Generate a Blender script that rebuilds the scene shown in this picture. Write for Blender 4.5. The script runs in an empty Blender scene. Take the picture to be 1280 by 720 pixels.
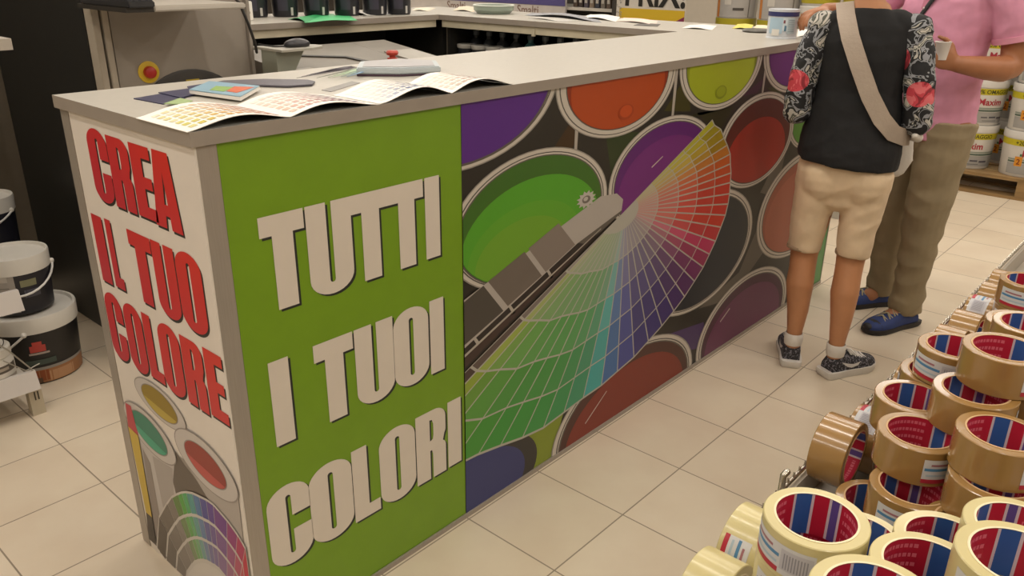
import bpy, bmesh, math, random
from mathutils import Vector, Matrix, noise
from mathutils.geometry import tessellate_polygon
SC = bpy.context.scene
COL = SC.collection
random.seed(7)
PI = math.pi

# ------------------------------------------------------------------ camera
cam_d = bpy.data.cameras.new('camera'); cam = bpy.data.objects.new('camera', cam_d); COL.objects.link(cam)
CAM_LOC = (-0.6621, -1.3056, 1.4169)
CR, CU, CF = (0.6653442, -0.7464618, 0.0105786), (0.2717059, 0.2553295, 0.9278916), (0.6953366, 0.614493, -0.3727001)
cam.matrix_world = Matrix(((CR[0], CU[0], -CF[0], CAM_LOC[0]), (CR[1], CU[1], -CF[1], CAM_LOC[1]), (CR[2], CU[2], -CF[2], CAM_LOC[2]), (0, 0, 0, 1)))
cam_d.sensor_width = 36; cam_d.lens = 36 * 1018.707 / 1280; cam_d.clip_start = 0.02; cam_d.clip_end = 60
SC.camera = cam

# ------------------------------------------------------------------ light and exposure
SC.view_settings.view_transform = 'Standard'; SC.view_settings.look = 'None'
SC.view_settings.exposure = 0.06; SC.view_settings.gamma = 1; SC.view_settings.use_curve_mapping = False
W = bpy.data.worlds.new('shop_ambient'); SC.world = W; W.use_nodes = True
W.node_tree.nodes['Background'].inputs[0].default_value = (1.0, 0.90, 0.76, 1)
W.node_tree.nodes['Background'].inputs[1].default_value = 0.40
LAMP_Z = 3.3
LAMP_ROWS = [(-2.7, 19.5), (0.5, 19), (3.7, 19), (6.6, 19)]      # y of each ceiling row, power per lamp
LAMP_X = [-2.6, -1.0, 0.6, 2.2, 3.8, 5.4, 7.0]
for ly, lw in LAMP_ROWS:
    for lx in LAMP_X:
        ld = bpy.data.lights.new('tube_light', 'AREA'); ld.shape = 'RECTANGLE'; ld.size = 0.16; ld.size_y = 2.3
        ld.energy = lw; ld.color = (1.0, 0.935, 0.85)
        lo = bpy.data.objects.new('tube_light', ld); COL.objects.link(lo); lo.location = (lx, ly, LAMP_Z - 0.09)

# ------------------------------------------------------------------ helpers
def lin(h):
    h = h.lstrip('#'); o = []
    for i in (0, 2, 4):
        c = int(h[i:i + 2], 16) / 255
        o.append(c / 12.92 if c <= 0.04045 else ((c + 0.055) / 1.055) ** 2.4)
    return tuple(o)
MATS = {}
def mat(name, h, rough=0.5, metal=0.0, var=0.06, scale=14.0, bump=0.0, trans=0.0, coat=0.0, bscale=None, spec=0.5, stretch=None):
    if name in MATS: return MATS[name]
    m = bpy.data.materials.new(name); m.use_nodes = True; nt = m.node_tree; b = nt.nodes['Principled BSDF']
    c = lin(h) if isinstance(h, str) else h
    tc = nt.nodes.new('ShaderNodeTexCoord'); nz = nt.nodes.new('ShaderNodeTexNoise'); nz.inputs['Scale'].default_value = scale; nz.inputs['Detail'].default_value = 4
    src = tc.outputs['Object']
    if stretch:
        mp = nt.nodes.new('ShaderNodeMapping'); mp.inputs['Scale'].default_value = stretch; nt.links.new(src, mp.inputs[0]); src = mp.outputs[0]
    nt.links.new(src, nz.inputs['Vector'])
    rp = nt.nodes.new('ShaderNodeValToRGB')
    rp.color_ramp.elements[0].position = 0.3; rp.color_ramp.elements[1].position = 0.7
    rp.color_ramp.elements[0].color = tuple(max(0, x * (1 - var)) for x in c) + (1,)
    rp.color_ramp.elements[1].color = tuple(min(1, x * (1 + var)) for x in c) + (1,)
    nt.links.new(nz.outputs['Fac'], rp.inputs[0]); nt.links.new(rp.outputs[0], b.inputs['Base Color'])
    b.inputs['Roughness'].default_value = rough; b.inputs['Metallic'].default_value = metal
    b.inputs['Specular IOR Level'].default_value = spec
    if trans: b.inputs['Transmission Weight'].default_value = trans
    if coat: b.inputs['Coat Weight'].default_value = coat; b.inputs['Coat Roughness'].default_value = 0.1
    if bump:
        n2 = nt.nodes.new('ShaderNodeTexNoise'); n2.inputs['Scale'].default_value = bscale or scale * 8; nt.links.new(src, n2.inputs['Vector'])
        bp = nt.nodes.new('ShaderNodeBump'); bp.inputs['Strength'].default_value = bump; bp.inputs['Distance'].default_value = 0.01
        nt.links.new(n2.outputs['Fac'], bp.inputs['Height']); nt.links.new(bp.outputs[0], b.inputs['Normal'])
    MATS[name] = m; return m
def print_mat(name='printed_art', rough=0.42, spec=0.4):
    if name in MATS: return MATS[name]
    m = bpy.data.materials.new(name); m.use_nodes = True; nt = m.node_tree; b = nt.nodes['Principled BSDF']
    a = nt.nodes.new('ShaderNodeVertexColor'); a.layer_name = 'Col'
    nt.links.new(a.outputs['Color'], b.inputs['Base Color']); b.inputs['Roughness'].default_value = rough
    b.inputs['Specular IOR Level'].default_value = spec
    MATS[name] = m; return m

class MB:
    def __init__(s): s.v = []; s.f = []; s.m = []; s.c = []
    def add(s, vs, fs, m=0, c=(1, 1, 1)):
        o = len(s.v); s.v += [tuple(p) for p in vs]
        for f in fs: s.f.append([i + o for i in f]); s.m.append(m); s.c.append(c)
        return s
    def box(s, a, b, m=0, c=(1, 1, 1)):
        x0, y0, z0 = a; x1, y1, z1 = b
        return s.add([(x0, y0, z0), (x1, y0, z0), (x1, y1, z0), (x0, y1, z0), (x0, y0, z1), (x1, y0, z1), (x1, y1, z1), (x0, y1, z1)],
              [(0, 3, 2, 1), (4, 5, 6, 7), (0, 1, 5, 4), (1, 2, 6, 5), (2, 3, 7, 6), (3, 0, 4, 7)], m, c)
    def poly(s, pts, m=0, c=(1, 1, 1)): return s.add(pts, [list(range(len(pts)))], m, c)
    def prism(s, pts, d, m=0, c=(1, 1, 1)):
        n = len(pts); d = Vector(d); a = [Vector(p) for p in pts]; b = [p + d for p in a]
        return s.add(a + b, [list(range(n))[::-1], list(range(n, 2 * n))] + [(i, (i + 1) % n, n + (i + 1) % n, n + i) for i in range(n)], m, c)
    def lathe(s, prof, ctr=(0, 0, 0), n=32, m=0, c=(1, 1, 1), a0=0.0, a1=2 * PI, axis='z'):
        full = abs(a1 - a0 - 2 * PI) < 1e-6; k = n if full else n + 1; vs = []
        for i in range(k):
            a = a0 + (a1 - a0) * i / n
            for r, z in prof:
                p = (r * math.cos(a), r * math.sin(a), z)
                if axis == 'y': p = (p[0], p[2], p[1])
                if axis == 'x': p = (p[2], p[0], p[1])
                vs.append((p[0] + ctr[0], p[1] + ctr[1], p[2] + ctr[2]))
        P = len(prof); fs = []
        for i in range(n):
            j = (i + 1) % k
            for q in range(P - 1):
                fs.append((i * P + q, j * P + q, j * P + q + 1, i * P + q + 1))
        return s.add(vs, fs, m, c)
    def tube(s, pts, rad, n=12, side=None, m=0, c=(1, 1, 1), caps=True, rnd=True):
        P = [Vector(p) for p in pts]; k = len(P)
        if not isinstance(rad, (list,)): rad = [rad] * k
        rad = [(r, r) if not isinstance(r, tuple) else r for r in rad]
        up = Vector(side) if side else None; rings = []
        for i in range(k):
            t = (P[min(i + 1, k - 1)] - P[max(i - 1, 0)]).normalized()
            if up is None:
                up = Vector((0, 0, 1)) if abs(t.z) < 0.9 else Vector((1, 0, 0))
            a = (up - t * up.dot(t)).normalized(); b = t.cross(a).normalized()
            if not side: up = a
            rings.append((P[i], a, b, t, rad[i]))
        vs = []; 
        def ring(p, a, b, r): return [p + a * (r[0] * math.cos(2 * PI * q / n)) + b * (r[1] * math.sin(2 * PI * q / n)) for q in range(n)]
        rr = []
        if caps and rnd:
            p, a, b, t, r = rings[0]; e = min(r)
            for w in (0.92, 0.6): rr.append(ring(p - t * e * w * 0.9, a, b, (r[0] * math.sqrt(1 - w * w), r[1] * math.sqrt(1 - w * w))))
        for p, a, b, t, r in rings: rr.append(ring(p, a, b, r))
        if caps and rnd:
            p, a, b, t, r = rings[-1]; e = min(r)
            for w in (0.6, 0.92): rr.append(ring(p + t * e * w * 0.9, a, b, (r[0] * math.sqrt(1 - w * w), r[1] * math.sqrt(1 - w * w))))
        for q in rr: vs += q
        fs = []
        for i in range(len(rr) - 1):
            for q in range(n): fs.append((i * n + q, i * n + (q + 1) % n, (i + 1) * n + (q + 1) % n, (i + 1) * n + q))
        if caps: fs.append(list(range(n))[::-1]); fs.append(list(range((len(rr) - 1) * n, len(rr) * n)))
        return s.add(vs, fs, m, c)
    def ball(s, ctr, r, n=16, m=0, c=(1, 1, 1)):
        if not isinstance(r, tuple): r = (r, r, r)
        k = n // 2; vs = []; fs = []
        for i in range(k + 1):
            t = PI * i / k
            for j in range(n):
                a = 2 * PI * j / n; vs.append((ctr[0] + r[0] * math.sin(t) * math.cos(a), ctr[1] + r[1] * math.sin(t) * math.sin(a), ctr[2] + r[2] * math.cos(t)))
        for i in range(k):
            for j in range(n): fs.append((i * n + j, (i + 1) * n + j, (i + 1) * n + (j + 1) % n, i * n + (j + 1) % n))
        return s.add(vs, fs, m, c)
    def mesh(s, name, mats):
        me = bpy.data.meshes.new(name); me.from_pydata(s.v, [], s.f)
        for q in mats: me.materials.append(q)
        me.polygons.foreach_set('material_index', s.m)
        ca = me.color_attributes.new('Col', 'FLOAT_COLOR', 'CORNER'); buf = []
        for p, c in zip(me.polygons, s.c):
            if c and isinstance(c[0], (tuple, list)):
                for q in c: buf += [q[0], q[1], q[2], 1.0]
            else: buf += [c[0], c[1], c[2], 1.0] * p.loop_total
        ca.data.foreach_set('color', buf)
        return me
    def build(s, name, mats, parent=None, smooth=None, bevel=0.0, local=False):
        if not isinstance(mats, (list, tuple)): mats = [mats]
        if parent is not None and not local:
            o = Vector(base_of(parent)); s.v = [tuple(Vector(p) - o) for p in s.v]
        me = s.mesh(name, mats); ob = bpy.data.objects.new(name, me); COL.objects.link(ob)
        if parent is not None: ob.parent = parent
        finish(ob, smooth, bevel)
        return ob
def finish(ob, smooth=None, bevel=0.0):
    me = ob.data
    bm = bmesh.new(); bm.from_mesh(me)
    if smooth is not None: bmesh.ops.remove_doubles(bm, verts=bm.verts, dist=1e-6)
    if bevel:
        ed = [e for e in bm.edges if len(e.link_faces) == 2 and e.calc_face_angle(0) > 0.6]
        bmesh.ops.bevel(bm, geom=ed, offset=bevel, segments=2, affect='EDGES', clamp_overlap=True)
    if smooth is not None:
        bmesh.ops.recalc_face_normals(bm, faces=bm.faces)
        for f in bm.faces: f.smooth = True
        for e in bm.edges: e.smooth = len(e.link_faces) == 2 and e.calc_face_angle(0) < math.radians(smooth)
    bm.to_mesh(me); bm.free()
def base_of(o):
    p = Vector((0, 0, 0))
    while o is not None: p += Vector(o.location); o = o.parent
    return p
def tag(o, label=None, cat=None, group=None, kind=None):
    if label: o['label'] = label
    if cat: o['category'] = cat
    if group: o['group'] = group
    if kind: o['kind'] = kind
    return o
def thing(name, label, cat, loc=(0, 0, 0), group=None, rz=0.0):
    o = bpy.data.objects.new(name, None); COL.objects.link(o); o.location = loc; o.rotation_euler = (0, 0, rz); o.empty_display_size = 0.05
    return tag(o, label, cat, group)
def dup(root, loc, rot=(0, 0, 0), label=None, group=None, mats=None):
    r = root.copy(); COL.objects.link(r); r.location = loc; r.rotation_euler = rot
    if label: r['label'] = label
    if group: r['group'] = group
    for ch in [o for o in bpy.data.objects if o.parent == root]:
        c = ch.copy(); COL.objects.link(c); c.parent = r
        for g in [o for o in bpy.data.objects if o.parent == ch]:
            d = g.copy(); COL.objects.link(d); d.parent = c
    return r
def struct(ob): ob['kind'] = 'structure'; return ob
def remeshed(mb, name, mats, parent, voxel=0.008, sm=4, local=True, fold=None):
    """one continuous surface grown over overlapping shapes"""
    me = mb.mesh(name + '_src', []); t = bpy.data.objects.new('t', me); COL.objects.link(t)
    r = t.modifiers.new('r', 'REMESH'); r.mode = 'VOXEL'; r.voxel_size = voxel
    q = t.modifiers.new('s', 'SMOOTH'); q.factor = 0.5; q.iterations = sm
    dg = bpy.context.evaluated_depsgraph_get(); dg.update()
    out = bpy.data.meshes.new_from_object(t.evaluated_get(dg)); bpy.data.objects.remove(t); bpy.data.meshes.remove(me)
    if fold:                                                            # soft creases in cloth
        amp, fx, fy, fz, sd = fold; co = [v.co.copy() for v in out.vertices]; no = [v.normal.copy() for v in out.vertices]
        for v, c, n in zip(out.vertices, co, no):
            w1 = noise.noise(Vector((c.x * fx + sd, c.y * fy, c.z * fz + (c.x + c.y) * fz * .35))); w2 = noise.noise(Vector((c.x * fx * 2.3, c.y * fy * 2.3 + sd, c.z * fz * 2.1 - c.y * fz)))
            v.co = c + n * (amp * (1 - 2 * abs(w1)) + amp * .45 * w2 - amp * .5)
    out.name = name; out.materials.clear()
    for m in (mats if isinstance(mats, (list, tuple)) else [mats]): out.materials.append(m)
    out.polygons.foreach_set('use_smooth', [True] * len(out.polygons))
    ob = bpy.data.objects.new(name, out); COL.objects.link(ob); ob.parent = parent
    return ob

# ------------------------------------------------------------------ heavy block capitals
def arc(cx, cz, rx, rz, a0, a1, n=8):
    return [(cx + rx * math.cos(math.radians(a0 + (a1 - a0) * i / n)), cz + rz * math.sin(math.radians(a0 + (a1 - a0) * i / n))) for i in range(n + 1)]
def rrect(x0, x1, z0, z1, rx, rz):
    return arc(x1 - rx, z1 - rz, rx, rz, 0, 90) + arc(x0 + rx, z1 - rz, rx, rz, 90, 180) + arc(x0 + rx, z0 + rz, rx, rz, 180, 270) + arc(x1 - rx, z0 + rz, rx, rz, 270, 360)
def glyph(ch, w, h, s=None):
    s = s if s else min(w, h * 0.245); b = h * 0.17                     # stem and bar
    if ch == 'I': return [([(0, 0), (w, 0), (w, h), (0, h)], [])]
    if ch == 'T':
        b = h * 0.21; t = w * 0.47; a = (w - t) / 2
        return [([(a, 0), (a + t, 0), (a + t, h - b), (w, h - b), (w, h), (0, h), (0, h - b), (a, h - b)], [])]
    if ch == 'L': return [([(0, 0), (w, 0), (w, b), (w * 0.57, b), (w * 0.57, h), (0, h)], [])]
    if ch == 'E':
        t = w * 0.55
        return [([(0, 0), (w, 0), (w, b), (t, b), (t, h * 0.42), (w * 0.95, h * 0.42), (w * 0.95, h * 0.58), (t, h * 0.58), (t, h - b), (w, h - b), (w, h), (0, h)], [])]
    rx = w * 0.5; rz = h * 0.2; g = w * 0.12; st = w / 2 - g / 2; bz = h * 0.13
    if ch == 'U':
        return [([(0, h)] + arc(rx, rz, rx, rz, 180, 360, 14) + [(w, h), (w - st, h)] + arc(rx, bz + 0.03 * h, g / 2, 0.03 * h, 360, 180) + [(st, h)], [])]
    if ch == 'O': return [(rrect(0, w, 0, h, rx * 0.999, rz), [rrect(st, w - st, bz, h - bz, g * 0.499, h * 0.03)])]
    if ch == 'C':
        out = [(w, h * 0.60), (w, h - rz)] + arc(rx, h - rz, rx, rz, 0, 180, 14) + arc(rx, rz, rx, rz, 180, 360, 14) + [(w, h * 0.42), (w - st, h * 0.42)]
        out += arc(rx, bz + 0.03 * h, g / 2, 0.03 * h, 360, 180) + arc(rx, h - bz - 0.03 * h, g / 2, 0.03 * h, 180, 0) + [(w - st, h * 0.60)]
        return [(out, [])]
    if ch == 'R':
        s = w * 0.46; q = h * 0.14
        out = [(0, 0), (s, 0), (s, h * 0.42), (w * 0.52, h * 0.42), (w * 0.55, h * 0.36), (w * 0.55, 0), (w, 0), (w, h * 0.38)] + arc(w * 0.8, h * 0.40, w * 0.2, h * 0.10, 0, 60, 4) + arc(w * 0.8, h * 0.66, w * 0.2, h * 0.12, -40, 0, 3) + arc(w * 0.62, h * 0.84, w * 0.38, h * 0.16, 0, 90, 7) + [(0, h)]
        return [(out, [[(s, h * 0.56), (w * 0.56, h * 0.58), (w * 0.58, h * 0.64), (w * 0.58, h * 0.80), (w * 0.54, h * 0.86), (s, h * 0.87)]])]
    if ch == 'A':
        return [([(0, 0), (w * 0.40, 0), (w * 0.43, h * 0.17), (w * 0.58, h * 0.17), (w * 0.60, 0), (w, 0), (w * 0.80, h), (w * 0.24, h)], [[(w * 0.44, h * 0.32), (w * 0.56, h * 0.32), (w * 0.51, h * 0.74)]])]
def fill(mb, outer, holes, mp, m=0, c=(1, 1, 1)):
    loops = [[Vector((p[0], p[1], 0)) for p in outer]] + [[Vector((p[0], p[1], 0)) for p in hh] for hh in holes]
    flat = [p for l in loops for p in l]
    for t in tessellate_polygon(loops):
        mb.add([mp(flat[i].x, flat[i].y) for i in t], [(0, 1, 2)], m, c)
def letters(mb, spec, mp, m=0, c=(1, 1, 1), dx=0, dz=0, top=None):
    for ch, u0, u1, z0, z1 in spec:
        for o, hs in glyph(ch, u1 - u0, z1 - z0):
            f = lambda a, b: mp(a + u0 + dx, b + z0 + dz)
            fill(mb, o, hs, f, m, c)
def clip(poly, u0, u1, z0, z1):
    def cut(p, ins, cross):
        o = []
        for i in range(len(p)):
            a, b = p[i - 1], p[i]
            if ins(b):
                if not ins(a): o.append(cross(a, b))
                o.append(b)
            elif ins(a): o.append(cross(a, b))
        return o
    def cx(v): return lambda a, b: (v, a[1] + (b[1] - a[1]) * (v - a[0]) / (b[0] - a[0]))
    def cz(v): return lambda a, b: (a[0] + (b[0] - a[0]) * (v - a[1]) / (b[1] - a[1]), v)
    for ins, cr in ((lambda q: q[0] >= u0, cx(u0)), (lambda q: q[0] <= u1, cx(u1)), (lambda q: q[1] >= z0, cz(z0)), (lambda q: q[1] <= z1, cz(z1))):
        if not poly: return []
        poly = cut(poly, ins, cr)
    return poly
def convex_clip(poly, win):
    """part of a polygon inside a convex counter-clockwise outline"""
    for i in range(len(win)):
        a, b = win[i - 1], win[i]; out = []
        sd = lambda p: (b[0] - a[0]) * (p[1] - a[1]) - (b[1] - a[1]) * (p[0] - a[0])
        for k in range(len(poly)):
            p, q = poly[k - 1], poly[k]; dp, dq = sd(p), sd(q)
            if (dp >= 0) != (dq >= 0): t = dp / (dp - dq); out.append((p[0] + (q[0] - p[0]) * t, p[1] + (q[1] - p[1]) * t))
            if dq >= 0: out.append(q)
        poly = out
        if not poly: break
    return poly
def mixc(a, b, t): return tuple(x + (y - x) * t for x, y in zip(a, b))
FONT = {}
def font_mesh(mb, text, size, mp, m=0, c=(1, 1, 1), bold=0.0):
    """flat type set in the program's own sans face, centred on u"""
    cu = bpy.data.curves.new('type', 'FONT'); cu.body = text; cu.size = size; cu.align_x = 'CENTER'; cu.offset = bold; cu.resolution_u = 3
    o = bpy.data.objects.new('type', cu); COL.objects.link(o)
    dg = bpy.context.evaluated_depsgraph_get(); dg.update(); me = bpy.data.meshes.new_from_object(o.evaluated_get(dg))
    mb.add([mp(v.co.x, v.co.y) for v in me.vertices], [list(p.vertices) for p in me.polygons], m, c)
    bpy.data.objects.remove(o); bpy.data.meshes.remove(me); bpy.data.curves.remove(cu)
# ================================================================== the setting
def floor_material():
    m = bpy.data.materials.new('beige_floor_tiles'); m.use_nodes = True; nt = m.node_tree; b = nt.nodes['Principled BSDF']
    g = nt.nodes.new('ShaderNodeNewGeometry'); mp = nt.nodes.new('ShaderNodeMapping'); mp.inputs['Location'].default_value = (-0.938 + 30 * 0.3 + 0.0015, 0.309 + 30 * 0.3 + 0.0015, 0)
    nt.links.new(g.outputs['Position'], mp.inputs[0])
    br = nt.nodes.new('ShaderNodeTexBrick'); br.offset = 0; br.squash = 1
    for k, v in (('Scale', 1.0), ('Mortar Size', 0.0022), ('Mortar Smooth', 0.15), ('Bias', 0.0), ('Brick Width', 0.3), ('Row Height', 0.3)): br.inputs[k].default_value = v
    br.inputs['Color1'].default_value = lin('#d3c5b0') + (1,); br.inputs['Color2'].default_value = lin('#cdbea8') + (1,); br.inputs['Mortar'].default_value = lin('#8c7f6e') + (1,)
    nt.links.new(mp.outputs[0], br.inputs['Vector'])
    nz = nt.nodes.new('ShaderNodeTexNoise'); nz.inputs['Scale'].default_value = 5; nz.inputs['Detail'].default_value = 6; nt.links.new(g.outputs['Position'], nz.inputs['Vector'])
    mx = nt.nodes.new('ShaderNodeMixRGB'); mx.blend_type = 'OVERLAY'; mx.inputs[0].default_value = 0.16
    nt.links.new(br.outputs['Color'], mx.inputs[1]); nt.links.new(nz.outputs['Fac'], mx.inputs[2]); nt.links.new(mx.outputs[0], b.inputs['Base Color'])
    bp = nt.nodes.new('ShaderNodeBump'); bp.inputs['Strength'].default_value = 0.3; bp.inputs['Distance'].default_value = 0.002; bp.invert = True
    nt.links.new(br.outputs['Fac'], bp.inputs['Height']); nt.links.new(bp.outputs[0], b.inputs['Normal'])
    b.inputs['Roughness'].default_value = 0.38; b.inputs['Specular IOR Level'].default_value = 0.4
    return m
XL, XH, YL, YH, CZ = -4.5, 9.5, -4.5, 8.0, 3.4
struct(MB().box((XL, YL, -0.1), (XH, YH, 0)).build('floor', floor_material()))
wm = mat('shop_wall_paint', '#b9b1a4', 0.8, bump=0.02, var=.02)
struct(MB().box((XL, YH, 0), (XH, YH + 0.1, CZ)).build('wall_back', wm))
struct(MB().box((XH, YL, 0), (XH + 0.1, YH, CZ)).build('wall_right', wm))
struct(MB().box((XL - 0.1, YL, 0), (XL, YH, CZ)).build('wall_left', wm))
struct(MB().box((XL, YL - 0.1, 0), (XH, YL, CZ)).build('wall_front', wm))
struct(MB().box((XL, YL, CZ), (XH, YH, CZ + 0.1)).build('ceiling', mat('ceiling_panels', '#cfc8bb', 0.9)))
lum = mat('lamp_housing', '#e8e6e0', 0.4)
dif = bpy.data.materials.new('lamp_diffuser'); dif.use_nodes = True
_b = dif.node_tree.nodes['Principled BSDF']; _b.inputs['Emission Color'].default_value = (1, 0.9, 0.76, 1); _b.inputs['Emission Strength'].default_value = 3.0
k = 0
ROWN = ['behind the tape display', 'over the printed counter', 'behind the rear counter', 'at the back wall']
COLN = ['first', 'second', 'third', 'fourth', 'fifth', 'sixth', 'seventh']
for ri, (ly, lw) in enumerate(LAMP_ROWS):
    for ci, lx in enumerate(LAMP_X):
        t = thing('ceiling_light', 'long ceiling light %s, %s from the left' % (ROWN[ri], COLN[ci]), 'ceiling light', (lx, ly, CZ), 'ceiling lights')
        MB().prism([(lx - 0.11, ly - 1.22, CZ - 0.04), (lx + 0.11, ly - 1.22, CZ - 0.04), (lx + 0.08, ly - 1.22, CZ), (lx - 0.08, ly - 1.22, CZ)], (0, 2.44, 0)).build('housing', lum, t)
        MB().box((lx - .08, ly - 1.16, CZ - 0.06), (lx + .08, ly + 1.16, CZ - 0.041)).build('diffuser', dif, t)

# ================================================================== printed service counter
H, T, D, L = 1.146, 0.0257, 0.558, 3.043
alu = mat('brushed_aluminium', '#a39a8f', 0.38, 0.35, var=0.05, stretch=(40, 40, 1))
grey_top = mat('worktop_laminate', '#b7b2a8', 0.33, var=0.03, scale=60, spec=0.5)
grey_edge = mat('worktop_edge', '#93897e', 0.5, var=0.04)
board = mat('white_panel_board', '#d8d0c6', 0.5, var=0.02)
art = print_mat()
ctr = thing('service_counter', 'long counter printed with paint tins, a colour fan and TUTTI I TUOI COLORI', 'counter', (0, 0, 0))
w = MB(); o = 0.007
w.box((-o, -o, H - T), (L + o, D + o, H), 0)
for i in (2, 3, 4, 5): w.m[i] = 1
w.build('worktop', [grey_top, grey_edge], ctr)
MB().box((0.002, 0.02, 0.0), (L, 0.038, H - T)).box((0.002, 0.038, 0.0), (0.02, D - 0.02, H - T)).box((L - 0.02, 0.038, 0), (L, D - 0.02, H - T)).box((0.02, D - 0.04, 0.0), (L - 0.02, D - 0.02, H - T)).build('carcass', board, ctr)
MB().box((0.0025, -0.0005, 0), (0.043, 0.02, H - T)).build('corner_post', alu, ctr, bevel=0.002)
MB().box((0, D - 0.043, 0), (0.02, D, H - T)).build('corner_post', alu, ctr, bevel=0.002)
MB().box((0.0, -0.004, 0), (L, 0.0, 0.014)).build('skirting_strip', alu, ctr)
MUX0, MUX1 = 0.636, 2.86
# ---- green panel
gp = MB().box((0.043, 0.001, 0.014), (MUX0, 0.02, H - T)).build('green_panel', mat('green_print', '#6f9416', 0.42, var=0.03), ctr)
gp['label'] = 'green printed panel with white capitals'
FM = lambda lay: (lambda u, z: (u, 0.001 - 0.0004 * lay, z))
tu = [('T', .104, .203, .779, .971), ('U', .207, .316, .776, .971), ('T', .316, .416, .779, .971), ('T', .416, .515, .779, .971), ('I', .520, .564, .781, .971)]
it = [('I', .092, .138, .484, .676), ('T', .198, .299, .484, .676), ('U', .303, .411, .481, .676), ('O', .412, .519, .481, .679), ('I', .524, .569, .484, .676)]
co = [('C', .051, .157, .184, .386), ('O', .156, .271, .184, .387), ('L', .273, .349, .190, .384), ('O', .352, .464, .186, .390), ('R', .467, .567, .190, .386), ('I', .575, .622, .192, .384)]
blk = mat('printed_black', '#23241f', 0.5); wht = mat('printed_white', '#d2c8bb', 0.45, var=0.015)
b = MB()
for q, lay in ((tu, 1), (it, 1), (co, 1)): letters(b, q, FM(1), 0, dx=0.0055, dz=-0.0055)
for q in (tu, it, co): letters(b, q, FM(2), 1)
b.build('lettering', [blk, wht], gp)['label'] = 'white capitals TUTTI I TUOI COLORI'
# ---- white end panel
ep = MB().box((0.001, 0.0002, 0.012), (0.02, D - 0.043, H - T)).build('end_panel', board, ctr)
ep['label'] = 'white printed end panel with red capitals'
EM = lambda lay: (lambda u, z: (0.001 - 0.0004 * lay, -u, z))      # u = -y
cr = [('C', -.445, -.355, .943, 1.097), ('R', -.352, -.262, .946, 1.092), ('E', -.254, -.174, .948, 1.092), ('A', -.184, -.082, .944, 1.093)]
il = [('I', -.497, -.447, .747, .902), ('L', -.431, -.384, .750, .904), ('T', -.328, -.230, .750, .904), ('U', -.227, -.137, .747, .905), ('O', -.133, -.037, .747, .911)]
cl = [('C', -.512, -.428, .556, .722), ('O', -.420, -.335, .556, .722), ('L', -.328, -.264, .566, .720), ('O', -.262, -.172, .560, .724), ('R', -.165, -.082, .566, .720), ('E', -.074, -.006, .572, .722)]
redp = print_mat()
b = MB()
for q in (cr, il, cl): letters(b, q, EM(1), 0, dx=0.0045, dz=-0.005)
red_hi, red_lo = lin('#c92b1e'), lin('#b02a3a')
for q in (cr, il, cl):
    n0 = len(b.f); letters(b, q, EM(2), 1, red_hi)
    z0 = min(e[3] for e in q); z1 = max(e[4] for e in q); y0 = -max(e[2] for e in q); y1 = -min(e[1] for e in q)
    for fi in range(n0, len(b.f)):
        b.c[fi] = [mixc(red_hi, red_lo, max(0, min(1, (1 - (b.v[i][2] - z0) / (z1 - z0)) * 0.4 + (b.v[i][1] - y0) / (y1 - y0) * 0.5))) for i in b.f[fi]]
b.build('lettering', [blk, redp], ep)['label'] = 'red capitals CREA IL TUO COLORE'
# picture of three tins, a brush and a fan of swatches
e = MB()
def eart(pts, lay, c, z0=0.013):
    p = clip(pts, -(D - 0.044), -0.001, z0, 1.1)
    if len(p) > 2: e.add([EM(3 + lay * 0.4)(u, z) for u, z in p], [list(range(len(p)))], 0, c)
def oval(cu, cz, a, b_, ang, n=40): 
    ca, sa = math.cos(math.radians(ang)), math.sin(math.radians(ang))
    return [(cu + a * math.cos(2 * PI * i / n) * ca - b_ * math.sin(2 * PI * i / n) * sa, cz + a * math.cos(2 * PI * i / n) * sa + b_ * math.sin(2 * PI * i / n) * ca) for i in range(n)]
G = lambda h: lin(h)
eart([(-.50, .40), (-.27, .39), (-.20, .40), (-.03, .38), (-.03, .22), (-.10, .05), (-.15, .0), (-.46, .0)], 0, G('#8f867d'))
eart([(-.47, .36), (-.275, .37), (-.30, .2), (-.34, .06), (-.40, .02), (-.46, .13)], 1, G('#b9b3ae'))
eart([(-.40, .33), (-.30, .34), (-.33, .2), (-.36, .08), (-.39, .16)], 2, G('#a39b95'))
eart([(-.27, .40), (-.235, .38), (-.18, .36), (-.12, .33), (-.2, .28), (-.30, .24), (-.31, .30)], 2, G('#5f554b'))
eart([(-.21, .38), (-.01, .42), (-.015, .28), (-.06, .2), (-.14, .33)], 3, G('#a79f98'))
eart([(-.45, .33), (-.42, .30), (-.42, .02), (-.47, .02)], 3, G('#8a8079'))
def etin(cu, cz, a, b_, ang, ia, ib, col, hi, lay):
    eart(oval(cu, cz, a, b_, ang), lay, G('#8d857f')); eart(oval(cu, cz, a * .97, b_ * .95, ang), lay + 1, G('#bdb6b0')); eart(oval(cu, cz, ia * 1.04, ib * 1.06, ang), lay + 2, G('#8b837c'))
    eart(oval(cu, cz, ia, ib, ang), lay + 3, col)
    eart([(x, z) for x, z in oval(cu, cz, ia * .98, ib * .97, ang) if z < cz + (x - cu) * math.tan(math.radians(ang)) - ib * .25], lay + 4, hi)
etin(-.311, .504, .116, .045, -4, .080, .034, G('#8c7418'), G('#b09a3a'), 4)
etin(-.393, .396, .125, .056, -8, .085, .040, G('#2f7a62'), G('#3f9c7c'), 9)
etin(-.133, .428, .128, .063, -6, .083, .040, G('#8d3026'), G('#b34a44'), 9)
eart([(-.497, .435), (-.468, .437), (-.455, .36), (-.507, .366)], 14, G('#b63a44'))
eart([(-.507, .366), (-.457, .362), (-.466, .12), (-.497, .12)], 14, G('#c2a63a'))
eart([(-.497, .12), (-.466, .12), (-.47, .03), (-.512, .03)], 14, G('#3a322c'))
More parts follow.
